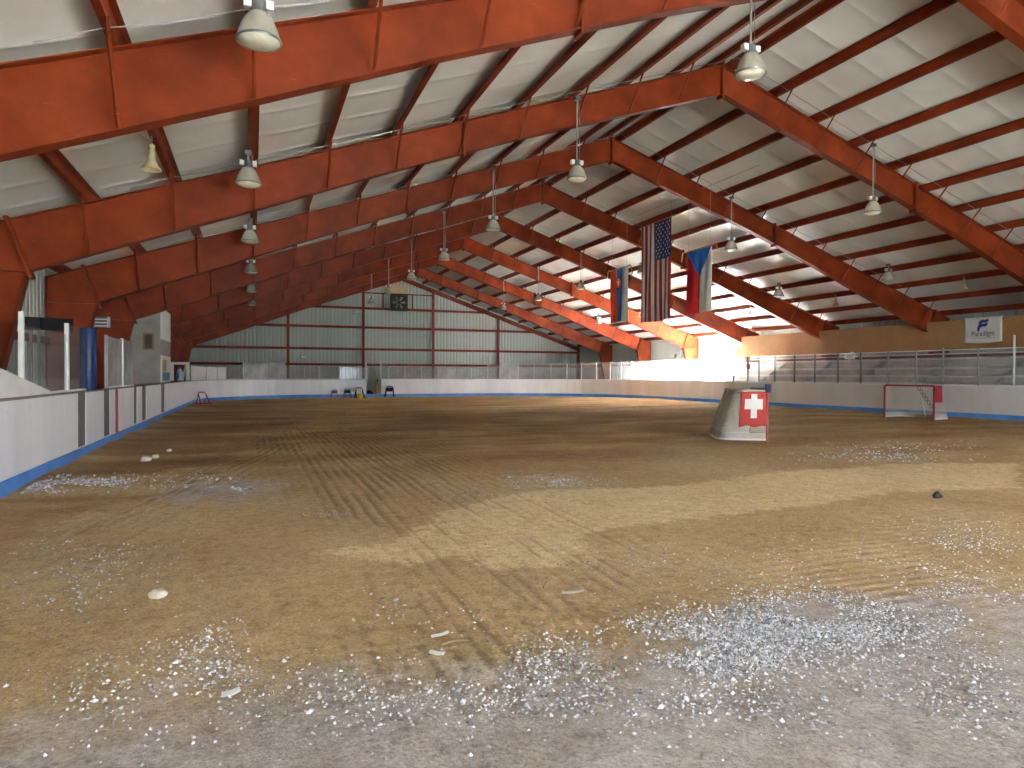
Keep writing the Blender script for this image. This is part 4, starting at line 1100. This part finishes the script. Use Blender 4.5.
# gravel: uncountable chips, thick in patches
def make_gravel():
    pts = []
    def patch(cu, cv, ru, rv, n, smin=.006, smax=.02):
        """elliptic patch given on the photo's ground"""
        c = on_z(cu, cv); ex = on_z(cu + ru, cv) - c; ey = on_z(cu, cv - rv) - c
        a = rng.normal(0, .5, (int(n * 1.9), 2))
        for q in a:
            p = c + ex * q[0] + ey * q[1]
            pts.append((p.x, p.y, rng.uniform(smin, smax) * .58 * (1 if rng.random() < .96 else 1.7)))
    patch(760, 632, 120, 30, 3600); patch(690, 655, 90, 18, 1500); patch(870, 622, 90, 22, 1200); patch(820, 600, 130, 20, 900)
    patch(960, 590, 90, 30, 500); patch(640, 625, 70, 18, 500)
    patch(555, 660, 60, 30, 500); patch(460, 690, 90, 40, 350); patch(215, 655, 45, 40, 420); patch(150, 690, 120, 45, 380)
    patch(360, 690, 90, 30, 250); patch(800, 700, 220, 25, 500); patch(620, 700, 110, 25, 350); patch(960, 680, 80, 40, 300)
    patch(100, 482, 70, 5, 700, .01, .03); patch(30, 488, 40, 5, 350, .01, .03); patch(200, 480, 60, 7, 200, .01, .025)
    patch(100, 560, 110, 20, 300); patch(60, 580, 90, 30, 250); patch(555, 482, 60, 6, 500, .01, .028); patch(480, 500, 60, 8, 120, .01, .02)
    patch(325, 512, 20, 3, 80, .01, .025); patch(240, 488, 14, 4, 60, .012, .03); patch(900, 450, 70, 8, 400, .012, .035); patch(860, 455, 60, 6, 200, .012, .03)
    patch(960, 540, 90, 25, 500, .008, .02); patch(700, 560, 160, 20, 250); patch(420, 610, 60, 20, 160)
    # thin everywhere
    n = 6500
    yy = 2.2 + (rng.random(n) ** 1.8) * 30; xx = -2.8 + rng.random(n) * 27
    pts.extend((x, y, rng.uniform(.003, .008) * (1 + y / 16)) for x, y in zip(xx, yy))
    P = np.array(pts); P = P[(P[:, 0] > -2.85) & (P[:, 0] < 24.6) & (P[:, 1] > 1.5)]
    keep = vnoise(P[:, 0] * 2.6 + 9, P[:, 1] * 2.6 + 40, 31) * .6 + vnoise(P[:, 0] * 8 + 9, P[:, 1] * 6 + 40, 32) * .4 > .44 + .12 * rng.normal(0, 1, len(P)); P = P[keep]
    n = len(P); zz = floor_height(P[:, 0], P[:, 1])
    octa = np.array([(1, 0, 0), (0, 1, 0), (-1, 0, 0), (0, -1, 0), (0, 0, 1), (0, 0, -1)], float)
    fo = np.array([(0, 1, 4), (1, 2, 4), (2, 3, 4), (3, 0, 4), (1, 0, 5), (2, 1, 5), (3, 2, 5), (0, 3, 5)])
    an = rng.random(n) * 2 * PI; sx = P[:, 2] * rng.uniform(.7, 1.3, n); sy = P[:, 2] * rng.uniform(.5, 1., n); sz = P[:, 2] * rng.uniform(.5, .9, n)
    V = octa[None] * np.stack([sx, sy, sz], -1)[:, None] * (1 + rng.uniform(-.25, .25, (n, 6, 3)))
    ca, sa = np.cos(an)[:, None], np.sin(an)[:, None]
    X = V[..., 0] * ca - V[..., 1] * sa + P[:, 0:1]; Y = V[..., 0] * sa + V[..., 1] * ca + P[:, 1:2]; Z = V[..., 2] + (zz + sz * .35)[:, None]
    verts = np.stack([X, Y, Z], -1).reshape(-1, 3); faces = (fo[None] + (np.arange(n) * 6)[:, None, None]).reshape(-1, 3)
    me = bpy.data.meshes.new('gravel'); me.from_pydata(verts.tolist(), [], faces.tolist()); me.materials.append(M['gravel'])
    o = bpy.data.objects.new('gravel', me); C.objects.link(o); o['kind'] = 'stuff'; tag(o, 'pale gravel chips scattered over the dirt floor', 'gravel')
make_gravel()

# ------------------------------------------------------------------ daylight
w = bpy.data.worlds.new('sky'); bpy.context.scene.world = w; w.use_nodes = True
nt = w.node_tree
bg = nt.nodes['Background']
tc = nt.nodes.new('ShaderNodeTexCoord'); sp = nt.nodes.new('ShaderNodeSeparateXYZ'); nt.links.new(tc.outputs['Generated'], sp.inputs[0])
r = ramp(nt, sp.outputs[2], [(0., (.80, .86, .95)), (.5, (.55, .70, .98)), (1., (.40, .58, .95))])
nt.links.new(r, bg.inputs[0]); bg.inputs[1].default_value = 32.
def portal(name, loc, rot, sx, sy):
    l = bpy.data.lights.new(name, 'AREA'); l.shape = 'RECTANGLE'; l.size = sx; l.size_y = sy
    l.cycles.is_portal = True
    o = bpy.data.objects.new(name, l); C.objects.link(o); o.location = loc; o.rotation_euler = rot
portal('daylight_front', (9.5, NEAR - .05, 1.5), (PI / 2, 0, 0), 11., 3.0)
portal('daylight_door', (29.2, (DOOR[0] + DOOR[1]) / 2, DOOR[2] / 2), (PI / 2, 0, PI / 2), DOOR[1] - DOOR[0], DOOR[2])
sun = bpy.data.lights.new('sun', 'SUN'); sun.energy = 1350.; sun.angle = math.radians(.6); sun.color = (.93, .96, 1.)
so = bpy.data.objects.new('sun', sun); C.objects.link(so)
so.rotation_euler = Vector((-.60, .03, -.84)).to_track_quat('-Z', 'Y').to_euler()

# ------------------------------------------------------------------ camera
cam = bpy.data.cameras.new('camera'); co = bpy.data.objects.new('camera', cam); C.objects.link(co)
cam.sensor_width = 36; cam.sensor_fit = 'HORIZONTAL'; cam.lens = F / 1024 * 36; cam.clip_start = .05; cam.clip_end = 400
cy, sy, cp_, sp_ = math.cos(YAW), math.sin(YAW), math.cos(PITCH), math.sin(PITCH)
R0 = Vector((cy, -sy, 0)); U0 = Vector((-sy * sp_, -cy * sp_, cp_)); Fd = Vector((sy * cp_, cy * cp_, sp_))
c_, s_ = math.cos(ROLL), math.sin(ROLL)
Rr = R0 * c_ + U0 * s_; Ur = U0 * c_ - R0 * s_
mt = Matrix.Identity(4)
for i in range(3): mt[i][0], mt[i][1], mt[i][2] = Rr[i], Ur[i], -Fd[i]
mt[2][3] = EYE
co.matrix_world = mt
sc = bpy.context.scene; sc.camera = co
sc.view_settings.view_transform = 'Standard'; sc.view_settings.look = 'None'; sc.view_settings.gamma = 1; sc.view_settings.use_curve_mapping = False
sc.view_settings.exposure = .6
sc.cycles.use_denoising = True
sc.cycles.max_bounces = 10; sc.cycles.diffuse_bounces = 6; sc.cycles.transparent_max_bounces = 24; sc.cycles.sample_clamp_indirect = 0
